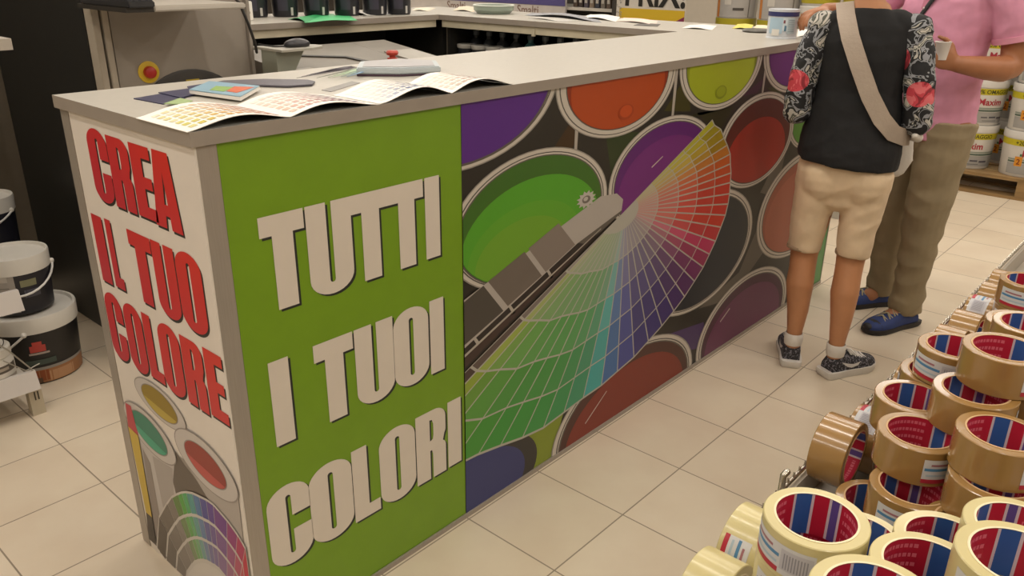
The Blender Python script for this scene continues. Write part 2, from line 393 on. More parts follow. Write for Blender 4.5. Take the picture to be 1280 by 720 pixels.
fan_c = ['#574e45', '#6b6258', '#7a7268', '#5b7a3a', '#4f9a3c', '#4aa060', '#4a8f8a', '#4a6f9a', '#4d4a8c', '#5b3f88', '#6c3a80', '#8c3470', '#a8325a', '#b83044']
out = [(-.47, .03), (-.42, .15), (-.358, .221), (-.325, .255), (-.292, .279), (-.268, .295), (-.244, .308), (-.213, .320), (-.182, .327), (-.150, .334), (-.12, .336), (-.067, .322), (-.03, .305), (-.004, .285), (-.004, .10)]
cc = (-.16, -.10)
for i in range(14):
    a, bq = out[i], out[i + 1]
    for r in range(3):
        f0, f1 = 0.985 - 0.14 * r, 0.985 - 0.14 * (r + 1) + 0.02
        q = [(cc[0] + (a[0] - cc[0]) * f0, cc[1] + (a[1] - cc[1]) * f0), (cc[0] + (bq[0] - cc[0]) * f0 - 0.002, cc[1] + (bq[1] - cc[1]) * f0), (cc[0] + (bq[0] - cc[0]) * f1 - 0.002, cc[1] + (bq[1] - cc[1]) * f1), (cc[0] + (a[0] - cc[0]) * f1, cc[1] + (a[1] - cc[1]) * f1)]
        eart(q, 17, mixc(G(fan_c[i]), G('#b9b3ae'), r * 0.12))
eart([(cc[0] + (p[0] - cc[0]) * 1.0, cc[1] + (p[1] - cc[1]) * 1.0) for p in out] + [(-.16, .0)], 15, G('#c2bcb4'))
eart([(cc[0] + (p[0] - cc[0]) * .56, cc[1] + (p[1] - cc[1]) * .56) for p in out] + [(-.16, .0)], 18, G('#c9c3bb'))
e.build('printed_picture', art, ep)['label'] = 'printed picture of three open paint tins and a swatch fan'

# ---- mural of paint tins with the swatch fan
mp_ = MB().box((MUX0, 0.001, 0.014), (MUX1, 0.02, H - T)).build('mural_panel', mat('mural_backing', '#2f2a24', 0.45), ctr)
g = MB(); KX = 1.76
def mart(pts, lay, c):
    p = clip(pts, MUX0 + 0.0005, MUX1 - 0.0005, 0.0145, H - T - 0.0005)
    if len(p) > 2: g.add([(u, 0.0008 - 0.00012 * lay, z) for u, z in p], [list(range(len(p)))], 0, c)
def mell(cx, cz, r, lay, c, n=56): mart([(cx + KX * r * math.cos(2 * PI * i / n), cz + r * math.sin(2 * PI * i / n)) for i in range(n)], lay, c)
mart([(MUX0, 0), (MUX1, 0), (MUX1, 1.2), (MUX0, 1.2)], 0, G('#2a2620'))
for pts, c in (([(.95, .95), (1.15, 1.12), (1.02, .9), (.9, .86)], '#3d2a14'), ([(1.2, .98), (1.4, .95), (1.33, .83), (1.24, .85)], '#2e3a1c'), ([(1.25, .86), (1.33, .9), (1.29, .78), (1.24, .74)], '#5f3414'),
               ([(1.5, 1.0), (1.62, 1.1), (1.66, .98)], '#3e3a14'), ([(1.6, .96), (1.95, .96), (1.86, .88), (1.7, .97)], '#2c2a14'), ([(2.0, .99), (2.2, 1.05), (2.12, .99)], '#3b1f33'), ([(2.2, 1.0), (2.34, .99), (2.3, .94)], '#333a14'),
               ([(1.85, .24), (2.15, .3), (2.3, .5), (2.35, .33), (2.1, .2)], '#5c554b'), ([(2.25, .6), (2.45, .8), (2.4, .55)], '#5c554b'), ([(1.55, .22), (1.9, .17), (1.95, .05), (1.75, .1)], '#46315e'), ([(.86, .15), (1.06, .15), (1.0, .0), (.88, .0)], '#7c8a24'), ([(2.55, .9), (2.75, 1.0), (2.8, .7), (2.6, .7)], '#4b6b2f')):
    mart(pts, 1, G(c))
for x in (1.06, 1.545, 2.155, 2.47): mart([(x, .93), (x + .012, .93), (x + .02, 1.15), (x + .002, 1.15)], 2, G('#a79f95'))
def mtin(cx, cz, r, ri, cwall, cliq, lay, dz=-0.022, fl=0.93, rim='#c0b8ac'):
    mell(cx, cz, r, lay, G('#8d867c')); mell(cx, cz, r * 0.985, lay + 1, G(rim)); mell(cx, cz - .001, r * 0.945, lay + 2, G('#55504a')); mell(cx, cz - .001, r * 0.93, lay + 3, G(rim))
    mell(cx, cz - .003, ri * 1.02, lay + 4, G('#5b554d')); mell(cx, cz - .003, ri, lay + 5, G(cwall))
    n = 56; rr = ri * fl
    pts = [(cx + KX * rr * math.cos(2 * PI * i / n), cz - .003 + dz + rr * math.sin(2 * PI * i / n)) for i in range(n)]
    pts = convex_clip(pts, [(cx + KX * ri * .992 * math.cos(2 * PI * i / n), cz - .003 + ri * .992 * math.sin(2 * PI * i / n)) for i in range(n)])
    mart(pts, lay + 6, G(cliq))
mtin(2.66, .84, .13, .11, '#3a6a26', '#4f8a2c', 3)
mtin(0.63, 1.17, .203, .184, '#502478', '#54267c', 4)
mtin(1.262, 1.122, .165, .138, '#8a3012', '#a84418', 5)
mtin(1.849, 1.122, .159, .134, '#7f8c1c', '#9aa622', 6)
mtin(2.431, 1.13, .169, .142, '#5e2472', '#662a76', 4)
mtin(1.83, .466, .219, .196, '#24272c', '#20242c', 6)
mtin(2.656, .475, .228, .198, '#9a523c', '#a85c44', 7)
mtin(2.258, .049, .224, .199, '#4a2838', '#64304f', 9)
mtin(1.423, .007, .239, .216, '#4a2a22', '#7a2e20', 9)
mell(.689, .063, .14, 10, G('#332f2b')); mell(.66, .055, .125, 11, G('#363a6a'))
mtin(2.173, .814, .173, .151, '#551c16', '#96261c', 11, dz=-.05, fl=.9)
mtin(1.537, .805, .176, .158, '#5a1f68', '#6c2670', 12, dz=-.03)
mtin(0.905, .795, .181, .163, '#3c6420', '#529826', 13, dz=-.045, fl=.97)
for (ex, ez, er, ec) in ((.875, .715, .128, '#5c9a28'), (.86, .70, .105, '#6a9a2a')):
    pp = [(ex + KX * er * math.cos(2 * PI * i / 56), ez + er * math.sin(2 * PI * i / 56)) for i in range(56)]
    mart(convex_clip(pp, [(.905 + KX * .1605 * math.cos(2 * PI * i / 56), .792 + .1605 * math.sin(2 * PI * i / 56)) for i in range(56)]), 20 if ec == '#5c9a28' else 20.5, G(ec))
for cx, cz, c in ((1.293, 1.023, '#9a3a14'), (1.846, 1.021, '#7c861a')):
    mell(cx, cz, .022, 19, G(c)); mell(cx, cz + .002, .017, 20, G({'#9a3a14': '#b5481a', '#7c861a': '#8f9a1e'}[c]))
for q in ([(1.45, .838), (1.51, .862), (1.512, .859), (1.452, .834)], [(1.17, .06), (1.28, .132), (1.282, .129), (1.172, .056)], [(2.03, .13), (2.10, .165), (2.105, .16), (2.035, .125)]): mart(q, 20, G('#b9a9a2'))
# the fan of swatches
PV = (1.322, .728)
tips = [(1.805, .937), (1.826, .916), (1.874, .896), (1.904, .862), (1.933, .833), (1.963, .797), (1.973, .76), (1.986, .725), (1.989, .689), (1.993, .647), (1.99, .609), (1.979, .569), (1.954, .529), (1.924, .483), (1.888, .442), (1.851, .402), (1.796, .363), (1.735, .322), (1.668, .288), (1.595, .255), (1.514, .225), (1.43, .195), (1.335, .178), (1.248, .161), (1.152, .155), (1.056, .145), (.958, .135), (.863, .145), (.769, .163), (.68, .178)]
for zz, rr in ((.237, .93), (.328, 1.0), (.379, 1.06), (.414, 1.1), (.447, 1.12)):
    d = Vector((.636 - PV[0], zz - PV[1])).normalized() * rr; tips.append((PV[0] + d.x, PV[1] + d.y))
bc = ['#a3a02a', '#a59a20', '#a88f1c', '#a8801a', '#b06a1c', '#b5521c', '#b5441a', '#b5381a', '#b52c1a', '#b5281a', '#b82618', '#b82c1a', '#b02a30', '#b02c58', '#8c2850', '#6a2658', '#4e2458', '#40265e', '#3a2a66', '#382e6c', '#3a3470', '#42488a', '#3f669a', '#3f9a96', '#3c8a64', '#3a8a4e', '#3a8a40', '#3a8a38', '#3c8a36', '#428a32', '#4e8e30', '#5f8e2c', '#84982c', '#3f2c26']
pale = G('#b3aca4')
mart(tips + [PV], 21, G('#a9a59a'))
ARC = [0.10, 0.27, 0.457, 0.64, 0.82, 0.992]
for i in range(len(tips) - 1):
    a, bq = Vector(tips[i]), Vector(tips[i + 1]); P = Vector(PV); col = G(bc[i])
    for k in range(5):
        f0, f1 = ARC[k] + 0.005, ARC[k + 1] - 0.003
        def pt(f, s):
            gap = 0.0026 / max(0.02, f * (bq - a).length)
            return P + (a + (bq - a) * (gap if s == 0 else 1 - gap) - P) * f
        q = [tuple(pt(f0, 0)), tuple(pt(f1, 0)), tuple(pt(f1, 1)), tuple(pt(f0, 1))]
        vivid = (0.60, 0.30, 0.12, 0.04, 0.0)[k]
        c2 = mixc(col, G('#a3872a') if i < 4 else col, 0.0)
        if i < 4 and k == 4: c2 = mixc(col, G('#7c6a14'), 0.5 if i else 0.0)
        mart(q, 22, mixc(mixc(c2, tuple(min(1, x * 1.35) for x in c2), 0.5 if k < 3 else 0.1), pale, vivid))
# grey strips and the cover of the fan
mart([(.60, .53), (1.10, .69), (1.24, .705), (.60, .437)], 23, G('#2b2420')); mart([(.60, .475), (1.0, .630), (1.2, .695), (.60, .445)], 24, G('#40302a'))
mart([(.60, .484), (1.2, .700), (1.2, .697), (.60, .476)], 25, G('#a9a296'))
for x, z in ((.664, .535), (.800, .577), (.955, .634)): mart([(x, z), (x + .008, z + .003), (x + .028, z - .024), (x + .018, z - .028)], 24, G('#a9a296'))
mart([(.60, .636), (1.189, .797), (1.27, .790), (1.305, .765), (1.300, .732), (1.089, .681), (.60, .502)], 25, G('#a9a199'))
mart([(.60, .628), (.705, .664), (.780, .572), (.60, .512)], 26, G('#4a443d'))
mart([(.722, .670), (.860, .714), (.934, .627), (.797, .580)], 26, G('#6a6057'))
mart([(.876, .719), (1.000, .760), (1.078, .680), (.950, .633)], 26, G('#7f746b'))
mart([(1.09, .682), (1.30, .735), (1.303, .726), (1.2, .69), (1.12, .672)], 24, G('#5a534b'))
star = []
for i in range(24):
    rr = 0.026 if i % 2 else 0.018; star.append((1.121 + KX * rr * math.cos(2 * PI * i / 24), .802 + rr * math.sin(2 * PI * i / 24)))
mart(star, 27, G('#b4ada5')); mell(1.121, .802, .011, 28, G('#6f675f'), 16); mell(1.118, .804, .006, 29, G('#b4ada5'), 16)
g.build('printed_mural', art, mp_)['label'] = 'printed paint tins and swatch fan'
MB().box((MUX1, 0.001, 0.014), (L - 0.004, 0.02, H - T)).build('green_strip', mat('green_strip_print', '#4c8a48', 0.42), ctr)['label'] = 'narrow green panel at far end'
MB().box((L - 0.004, -0.001, 0), (L + 0.002, 0.02, H - T)).build('edge_trim', alu, ctr)

# ================================================================== rear and side counters
cream = mat('cream_metal_rail', '#cfc6ad', 0.45, 0.1); dark = mat('shade_toned_board', '#24231f', 0.6)  # dark board colour stands in for the unlit space under the worktops
rc = thing('rear_counter', 'rear counter carrying the row of black paint pots', 'counter', (1.0, 2.03, 0))
w = MB().box((1.12, 2.03, H - T), (L, 2.62, H));
for i in (2, 3, 4, 5): w.m[i] = 1
w.build('worktop', [grey_top, grey_edge], rc)
MB().box((1.13, 2.045, H - T - 0.037), (2.49, 2.06, H - T)).build('front_rail', cream, rc)
MB().box((1.13, 2.55, 0), (L - 0.02, 2.58, H - T)).build('back_panel', dark, rc)
MB().box((1.13, 2.07, 0), (1.16, 2.55, H - T)).build('side_panel', dark, rc)
MB().box((2.56, 2.07, 0), (2.59, 2.55, H - T)).build('side_panel', dark, rc)
MB().box((1.70, 2.20, 0), (1.74, 2.24, H - T)).build('support_leg', mat('brown_post', '#4a3a2a', 0.6), rc)
MB().box((1.16, 2.10, 0.42), (2.56, 2.55, 0.44)).build('shelf', dark, rc)
sc_ = thing('side_counter', 'open shelved side counter joining the rear counter to the printed one', 'counter', (2.5, 0.6, 0))
w = MB().box((2.497, D + o + .001, H - T), (L + o, 2.03 - .001, H))
for i in (2, 3, 4, 5): w.m[i] = 1
w.build('worktop', [grey_top, grey_edge], sc_)
MB().box((2.51, 0.60, H - T - 0.037), (2.525, 2.02, H - T)).box((2.505, 1.365, H - T - 0.045), (2.512, 1.385, H - T - 0.012)).build('front_rail', cream, sc_)
MB().box((L - 0.03, 0.58, 0), (L, 2.02, H - T)).build('back_panel', dark, sc_)
MB().box((2.54, 0.58, 0), (L - 0.03, 0.60, H - T)).build('side_panel', dark, sc_); MB().box((2.54, 1.99, 0), (L - 0.03, 2.01, H - T)).build('side_panel', dark, sc_)
for z in (0.12, 0.48, 0.86): MB().box((2.53, 0.60, z), (L - 0.03, 1.99, z + 0.018)).build('shelf', dark, sc_)
# ================================================================== things lying on the counters
CFv, CRv, CUv, CLv = Vector(CF), Vector(CR), Vector(CU), Vector(CAM_LOC)
def at(px, py, z):
    """the point at height z that the photograph shows at pixel (px, py)"""
    d = CFv + CRv * ((px - 640) / 1018.707) - CUv * ((py - 360) / 1018.707)
    return CLv + d * ((z - CLv.z) / d.z)
paper = mat('coated_paper', '#efebe4', 0.42, var=0.015); paper_d = mat('dark_paper_back', '#2b2724', 0.5)
def swatch_book(name, label, x0, pages, y0, y1, wav, grp):
    t = thing(name, label, 'colour chart', (x0 + 0.2, (y0 + y1) / 2, H), grp)
    N = 14
    for pi_, (a, hues, fade) in enumerate(pages):
        xa = x0 + 0.2 * pi_; xb = xa + 0.203
        def zf(s): return H + 0.0012 + wav * math.sin(PI * min(1, s ** a)) ** 1.3
        m = MB()
        top = [[(xa + (xb - xa) * i / N, y0 + (y1 - y0) * j, zf(i / N) * 1.0) for j in (0, 1)] for i in range(N + 1)]
        for i in range(N):
            p, q = top[i], top[i + 1]
            m.add([p[0], q[0], q[1], p[1]], [(0, 1, 2, 3)], 0)
            m.add([(v[0], v[1], v[2] - 0.0010) for v in (p[0], q[0], q[1], p[1])], [(3, 2, 1, 0)], 1)
            m.add([p[0], q[0], (q[0][0], q[0][1], q[0][2] - .001), (p[0][0], p[0][1], p[0][2] - .001)], [(0, 3, 2, 1)], 0)
            m.add([p[1], q[1], (q[1][0], q[1][1], q[1][2] - .001), (p[1][0], p[1][1], p[1][2] - .001)], [(0, 1, 2, 3)], 0)
        m.add([top[0][0], top[0][1], tuple(Vector(top[0][1]) - Vector((0, 0, .001))), tuple(Vector(top[0][0]) - Vector((0, 0, .001)))], [(0, 1, 2, 3)], 0)
        m.add([top[N][0], top[N][1], tuple(Vector(top[N][1]) - Vector((0, 0, .001))), tuple(Vector(top[N][0]) - Vector((0, 0, .001)))], [(0, 1, 2, 3)], 0)
        pg = m.build('page', [paper, paper_d], t, smooth=40)
        s = MB(); nc, nr = 10, 7
        for i in range(nc):
            for j in range(nr):
                f = (i + .5) / nc; hpos = f * (len(hues) - 1); k = int(hpos); c = mixc(lin(hues[k]), lin(hues[min(k + 1, len(hues) - 1)]), hpos - k)
                c = tuple(x * .82 for x in c); c = mixc(c, lin('#efe9df'), min(1, (j / nr) * fade + (0.25 if (i + j) % 3 == 0 else 0)))
                u0 = 0.07 + 0.88 * (i + 0.14) / nc; u1 = 0.07 + 0.88 * (i + 0.86) / nc; v0 = 0.07 + 0.83 * (j + .18) / nr; v1 = 0.07 + 0.83 * (j + .8) / nr
                P = lambda u, v: (xa + (xb - xa) * u, y0 + (y1 - y0) * v, zf(u) + 0.0006)
                um = (u0 + u1) / 2
                s.add([P(u0, v0), P(um, v0), P(um, v1), P(u0, v1)], [(0, 1, 2, 3)], 0, c); s.add([P(um, v0), P(u1, v0), P(u1, v1), P(um, v1)], [(0, 1, 2, 3)], 0, c)
        s.build('swatches', art, pg)
    return t
Y8 = ['#d8d25a', '#d9c95a', '#ddb95a', '#dfa860', '#df9660', '#d98468', '#c97868']; P8 = ['#e8c8b0', '#d8a898', '#c08078', '#b07078', '#a06a80', '#907090', '#9a8aa8']
B8 = ['#eae8ea', '#c8ccd8', '#8c98b4', '#5a6a94', '#6a7aa0', '#b0b8cc', '#e0e2e6']; N8 = ['#e4d8cc', '#d8c4b4', '#c8a898', '#b89a90', '#c8b4a8', '#d8ccc4', '#e0dcd4']
swatch_book('colour_chart', 'open colour chart with yellow and pink swatches at the counter corner', -0.010, [(1.0, Y8, .5), (0.85, P8, .75)], -0.006, 0.178, 0.016, 'open colour charts')
swatch_book('colour_chart', 'open colour chart with blue grey swatches, farther from the counter corner', 0.402, [(1.2, B8, 1.2), (0.9, N8, .9)], -0.006, 0.150, 0.022, 'open colour charts')
def slab(pts, th, m=0, c=(1, 1, 1), mb=None):
    mb = mb or MB(); mb.prism([tuple(p) for p in pts], (0, 0, th), m, c); return mb
def top_item(name, label, cat, px, z, th, matl, grp=None, parent=None):
    P = [at(x, y, z) for x, y in px]
    ob = slab(P, th).build(name, matl, parent, bevel=0.0008 if th > .003 else 0)
    if parent is None: tag(ob, label, cat, grp)
    return ob
navy = mat('navy_card', '#2c2c4c', 0.45); slate = mat('slate_card', '#54515a', 0.45); teal_c = mat('pale_blue_cover', '#7fa2b4', 0.4); oran = mat('orange_cover_print', '#c8603c', 0.4); grn_c = mat('green_cover_print', '#86a858', 0.4)
top_item('paint_card', 'dark navy paint card nearest the left end of the counter', 'card', [(167, 124), (204, 131), (232, 123), (202, 118)], H, .002, navy, 'navy paint cards')
top_item('paint_card', 'dark navy paint card between two others behind the yellow chart', 'card', [(198, 116.5), (226, 123), (250, 117), (236, 111.5)], H + .002, .002, navy, 'navy paint cards')
top_item('paint_card', 'dark navy paint card tucked beside the blue brochure', 'card', [(234, 109), (240, 115), (272, 110), (258, 105)], H + .002, .002, navy, 'navy paint cards')
top_item('paint_leaflet', 'small leaflet with green print beside the navy cards', 'leaflet', [(205, 130), (232, 131), (241, 126.5), (225, 123)], H + .0045, .0012, mat('green_leaflet', '#9ab07a', .45))
b = thing('brochure', 'thick pale blue brochure with orange and green cover print', 'brochure', at(280, 115, H + .004))
P = [at(x, y, H + .0045) for x, y in [(237, 117), (301, 126), (325, 112), (262, 106)]]
slab(P, .007).build('pages', paper, b); P2 = [p + Vector((0, 0, .0075)) for p in P]; slab(P2, .001).build('cover', teal_c, b)
zc = .0087
for q, mm in (([(262, 112.5), (280, 114.5), (292, 109), (270, 107.5)], grn_c), ([(283, 114), (296, 116), (318, 109), (293, 108)], oran)):
    c0 = [at(x, y, H + .0045 + zc) for x, y in q]; slab(c0, .0004).build('cover_print', mm, b)
top_item('fan_deck_case', 'flat dark grey fan deck with rounded ends behind the blue brochure', 'fan deck', [(262, 106), (280, 102.5), (330, 100.5), (385, 101.5), (394, 103.5), (390, 107.5), (360, 109.5), (330, 108.5), (300, 107.5)], H + .001, .004, slate)
fd = thing('fan_deck', 'swatch fan spread open with grey, green and blue strips', 'fan deck', at(410, 95, H))
cols = ['#4b4550', '#57505a', '#443f4a', '#5b545e', '#4f4952', '#68705c', '#8aa07e', '#a4be9c', '#8ab0a8', '#7fa4c4']
ends = [((395, 92), (410, 88)), ((388, 94), (406, 90)), ((383, 96), (402, 92)), ((377, 98), (398, 94)), ((371, 100.5), (394, 96.5)), ((396, 101), (414, 97)), ((410, 101), (424, 97)), ((416, 101.2), (430, 97.5)), ((426, 101.5), (438, 98)), ((434, 101.8), (446, 98.5))]
pv_ = [((430, 84), (440, 83)), ((432, 85), (442, 84)), ((434, 86), (444, 85)), ((438, 87), (446, 86)), ((440, 88), (450, 87)), ((442, 89), (452, 88)), ((446, 89.5), (456, 88.5)), ((450, 90), (460, 89)), ((456, 91), (466, 90)), ((462, 92), (470, 91))]
for i, cc_ in enumerate(cols):
    zz = .0008 + .0011 * (i if i > 4 else 4 - i * .5)
    q = [at(*ends[i][0], H), at(*pv_[i][0], H), at(*pv_[i][1], H), at(*ends[i][1], H)]
    slab([Vector((p.x, p.y, H + .0008 + .0011 * i)) for p in q], .0009).build('swatch_strip', mat('strip_' + cc_[1:], cc_, .45), fd)
cd = thing('closed_fan_deck', 'thick closed fan deck in a pale plastic sleeve', 'fan deck', at(498, 90, H))
P = [at(x, y, H) for x, y in [(446, 95.5), (500, 96), (551, 93.5), (546, 85.5), (500, 83), (450, 87)]]
slab([p + Vector((0, 0, .001)) for p in P], .004).build('backing_card', mat('plum_card', '#4a3444', .4), cd)
slab([p + Vector((0, 0, .0052)) for p in P], .016).build('strips', mat('pale_strips', '#b9c2c6', .35, var=.12, scale=60, stretch=(1, 1, 30)), cd, bevel=.003)
slab([p * .86 + (sum(P, Vector()) / 6) * .14 + Vector((0, 0, .0215)) for p in P], .0012).build('cover', mat('grey_cover', '#a8a6a8', .3), cd)
top_item('card', 'thin grey card under the far colour chart', 'card', [(402, 113), (414, 115), (450, 104), (440, 102)], H, .0012, mat('mid_grey_card', '#8d8a86', .5))
# paint tin at the end of the counter
pt_ = thing('paint_tin', 'small white paint tin with a dark blue band beside the waiting customers', 'paint tin', (2.535, 0.125, H))
tc0 = (2.535, 0.125, H); rt = .058
MB().lathe([(0, 0), (rt, 0), (rt, .004), (rt - .002, .006), (rt - .002, .098), (rt, .1), (rt, .104)], tc0, 40).build('body', mat('white_tin_plastic', '#cfd4da', .35), pt_, smooth=35)
MB().lathe([(rt, .104), (rt + .001, .108), (rt - .006, .109), (rt - .008, .105), (0, .105)], tc0, 40).build('lid', mat('tin_lid', '#c4c9cf', .3), pt_, smooth=35)
MB().lathe([(rt + .0003, .083), (rt + .0003, .099)], tc0, 40).build('band', mat('navy_band', '#2d3263', .4), pt_, smooth=35)
lb = MB()
for a0, a1, z0, z1, c in ((150, 205, .02, .078, '#a9c3d4'), (165, 195, .012, .036, '#dcdad2'), (205, 222, .03, .08, '#c9d4da'), (222, 256, .02, .078, '#b7c6cc'), (207, 214, .058, .07, '#7a3f4c'), (212, 220, .03, .05, '#5a7f98')):
    lb.lathe([(rt + .0002 + (0 if z1 > .07 and a1 - a0 > 16 else .0003), z0), (rt + .0002 + (0 if z1 > .07 and a1 - a0 > 16 else .0003), z1)], tc0, 8, 0, lin(c), math.radians(a0), math.radians(a1))
for i in range(7): lb.lathe([(rt + .0006, .027 + .007 * i), (rt + .0006, .029 + .007 * i)], tc0, 6, 0, lin('#6f7f88'), math.radians(226), math.radians(252))
lb.build('label', art, pt_, smooth=35)
# papers on the rear and side counters
ppw = mat('white_sheet', '#ece9e2', .5, var=.02)
gs = MB(); q = [at(382, 28, H), at(447, 25.5, H), at(440, 19.5, H), at(372, 20.5, H)]
N = 10
for i in range(N):
    for s_ in (0, 1):
        pass
def curled(px, lift, n=10):
    a, b_, c, d = [at(x, y, H + .001) for x, y in px]; m = MB(); r = []
    for i in range(n + 1):
        t = i / n; z = lift * math.sin(PI * t) ** 2
        r.append((a.lerp(b_, t) + Vector((0, 0, z)), d.lerp(c, t) + Vector((0, 0, z * .6))))
    for i in range(n):
        p, q = r[i], r[i + 1]; dn = Vector((0, 0, -.0008))
        m.add([p[0], q[0], q[1], p[1]], [(0, 1, 2, 3)]); m.add([p[0] + dn, q[0] + dn, q[1] + dn, p[1] + dn], [(3, 2, 1, 0)]); m.add([p[0], q[0], q[0] + dn, p[0] + dn], [(0, 1, 2, 3)])
    return m
gfold = mat('bright_green_card', '#4fc07c', .45); gdark = mat('green_card_back', '#2a9a5a', .45)
gf = thing('green_folder', 'bright green folded card on the rear counter', 'folder', at(410, 24, H))
curled([(381, 28.3), (447, 25.3), (436, 19), (374, 20.5)], .006).build('front_leaf', gfold, gf, smooth=40)
curled([(360, 24), (385, 28), (420, 17.5), (385, 19.5)], .012).build('back_leaf', gdark, gf, smooth=40)
def sheets(rows):
    for nm, label, px, lift, c in rows:
        tag(curled(px, lift).build(nm, mat('sheet_' + c[1:], c, .5, var=.03), smooth=40), label, 'paper', 'loose papers on the counters')
sheets([('paper_sheet', 'curled white sheet beside the green card on the rear counter', [(432, 18), (462, 19.5), (502, 17.5), (470, 12)], .014, '#ece9e2'),
        ('paper_sheet', 'cream sheet at the inner corner of the rear counter', [(515, 13), (535, 14), (545, 10), (520, 9.5)], .006, '#ddd2bd'),
        ('paper_sheet', 'cream leaflet beside the flat glass dish on the side counter', [(566, 13), (592, 15), (596, 9), (574, 8)], .008, '#d8ccb4'),
        ('paper_sheet', 'long grey brochure lying open on the side counter', [(656, 19), (752, 28), (745, 22), (665, 16)], .018, '#8f9096'),
        ('paper_sheet', 'pale grey brochure under the grey one on the side counter', [(660, 22), (700, 27), (735, 25.5), (690, 19)], .004, '#b9b6b0'),
        ('paper_sheet', 'white leaflet behind the grey brochures on the side counter', [(725, 22), (770, 27), (775, 21), (738, 18)], .010, '#efece6'),
        ('paper_sheet', 'pink edged white sheet in front of the yellow sign', [(770, 26), (820, 31), (822, 26), (780, 22)], .006, '#e6d2c6'),
        ('paper_sheet', 'dark leaflet at the end of the side counter', [(792, 31.5), (822, 33), (826, 30), (800, 29)], .002, '#55504b'),
        ('paper_sheet', 'white leaflet in front of the stacked white tubs', [(852, 35), (890, 37.5), (896, 32), (862, 31)], .006, '#efece6'),
        ('paper_sheet', 'yellow leaflet left of the small paint tin', [(915, 35.5), (938, 37), (942, 31), (922, 30)], .006, '#dccf5a'),
        ('paper_sheet', 'cream sheet just behind the small paint tin', [(940, 37), (962, 39), (966, 33), (946, 31)], .004, '#e2d8b8'),
        ('paper_sheet', 'white sheet to the right of the small paint tin', [(996, 46), (1010, 46), (1012, 37), (998, 37)], .004, '#efece6')])
pd = MB(); q = at(947, 40, H); pd.lathe([(0, 0), (.06, 0), (.066, .006), (.06, .012), (0, .012)], (q.x, q.y, H), 28)
tag(pd.build('price_puck', mat('dark_grey_plastic', '#5a5852', .4), smooth=35), 'flat dark grey round pad behind the small paint tin', 'pad')
gd = thing('glass_dish', 'flat pale green glass dish on the side counter', 'dish', at(617, 17, H))
q = at(617, 17, H)
MB().lathe([(0, 0), (.09, 0), (.11, .02), (.112, .045), (.108, .045), (.105, .022), (.085, .006), (0, .006)], (q.x, q.y, H), 36).build('bowl', mat('green_glass', '#a9b6a9', .15, trans=.4), gd, smooth=35)
MB().lathe([(.107, .044), (.112, .048), (.116, .044), (.112, .041), (.107, .044)], (q.x, q.y, H), 36).build('rim', mat('pale_rim', '#c8cdc4', .3), gd, smooth=35)
# six black paint pots on the rear counter
pot_b = mat('black_pot_plastic', '#24242a', .35); pot_l = mat('pot_lid', '#6a6866', .35); pot_s = mat('pot_sticker', '#b9b7b2', .45)
proto = thing('paint_pot', '', 'paint pot', (0, 0, 0), 'black paint pots on the rear counter')
MB().lathe([(0, 0), (.070, 0), (.076, .01), (.080, .115), (.084, .117), (.084, .124), (0, .124)], (0, 0, 0), 32).build('pot', pot_b, proto, smooth=35)
MB().lathe([(.085, .118), (.087, .122), (.087, .138), (.082, .142), (.078, .136), (0, .136)], (0, 0, 0), 32).build('lid', pot_l, proto, smooth=35)
MB().lathe([(.0772, .03), (.0795, .10)], (0, 0, 0), 12, 0, (1, 1, 1), math.radians(205), math.radians(250)).build('label', mat('pot_label', '#3a3846', .4), proto, smooth=35)
MB().lathe([(.0766, .008), (.0778, .045)], (0, 0, 0), 4, 0, (1, 1, 1), math.radians(262), math.radians(274)).build('sticker', pot_s, proto, smooth=35)
NM = ['leftmost of the row, beside the white box', 'second from the white box', 'third from the white box, behind the green card', 'fourth from the white box, behind the green card end', 'fifth from the white box, behind the white sheet', 'last of the row toward the counter corner']
for i, px in enumerate((322, 360, 399, 437, 472, 502)):
    o_ = proto if i == 0 else dup(proto, (0, 0, 0)); q = at(px, 21.5 - i * 0.7, H); o_.location = (q.x, 2.30 if 0 else q.y + .02, H)
    o_.scale = (.82, .82, 1); o_['label'] = 'black paint pot, ' + NM[i]
wb = thing('white_box', 'small white carton left of the black paint pots', 'box', at(309, 27, H))
q = at(309, 26, H); MB().box((q.x - .03, q.y, H), (q.x + .035, q.y + .08, H + .085)).build('carton', ppw, wb, bevel=.003); MB().box((q.x - .02, q.y - .001, H + .03), (q.x + .02, q.y - .0002, H + .04)).build('print_line', mat('tan_print', '#a8998a', .5), wb)
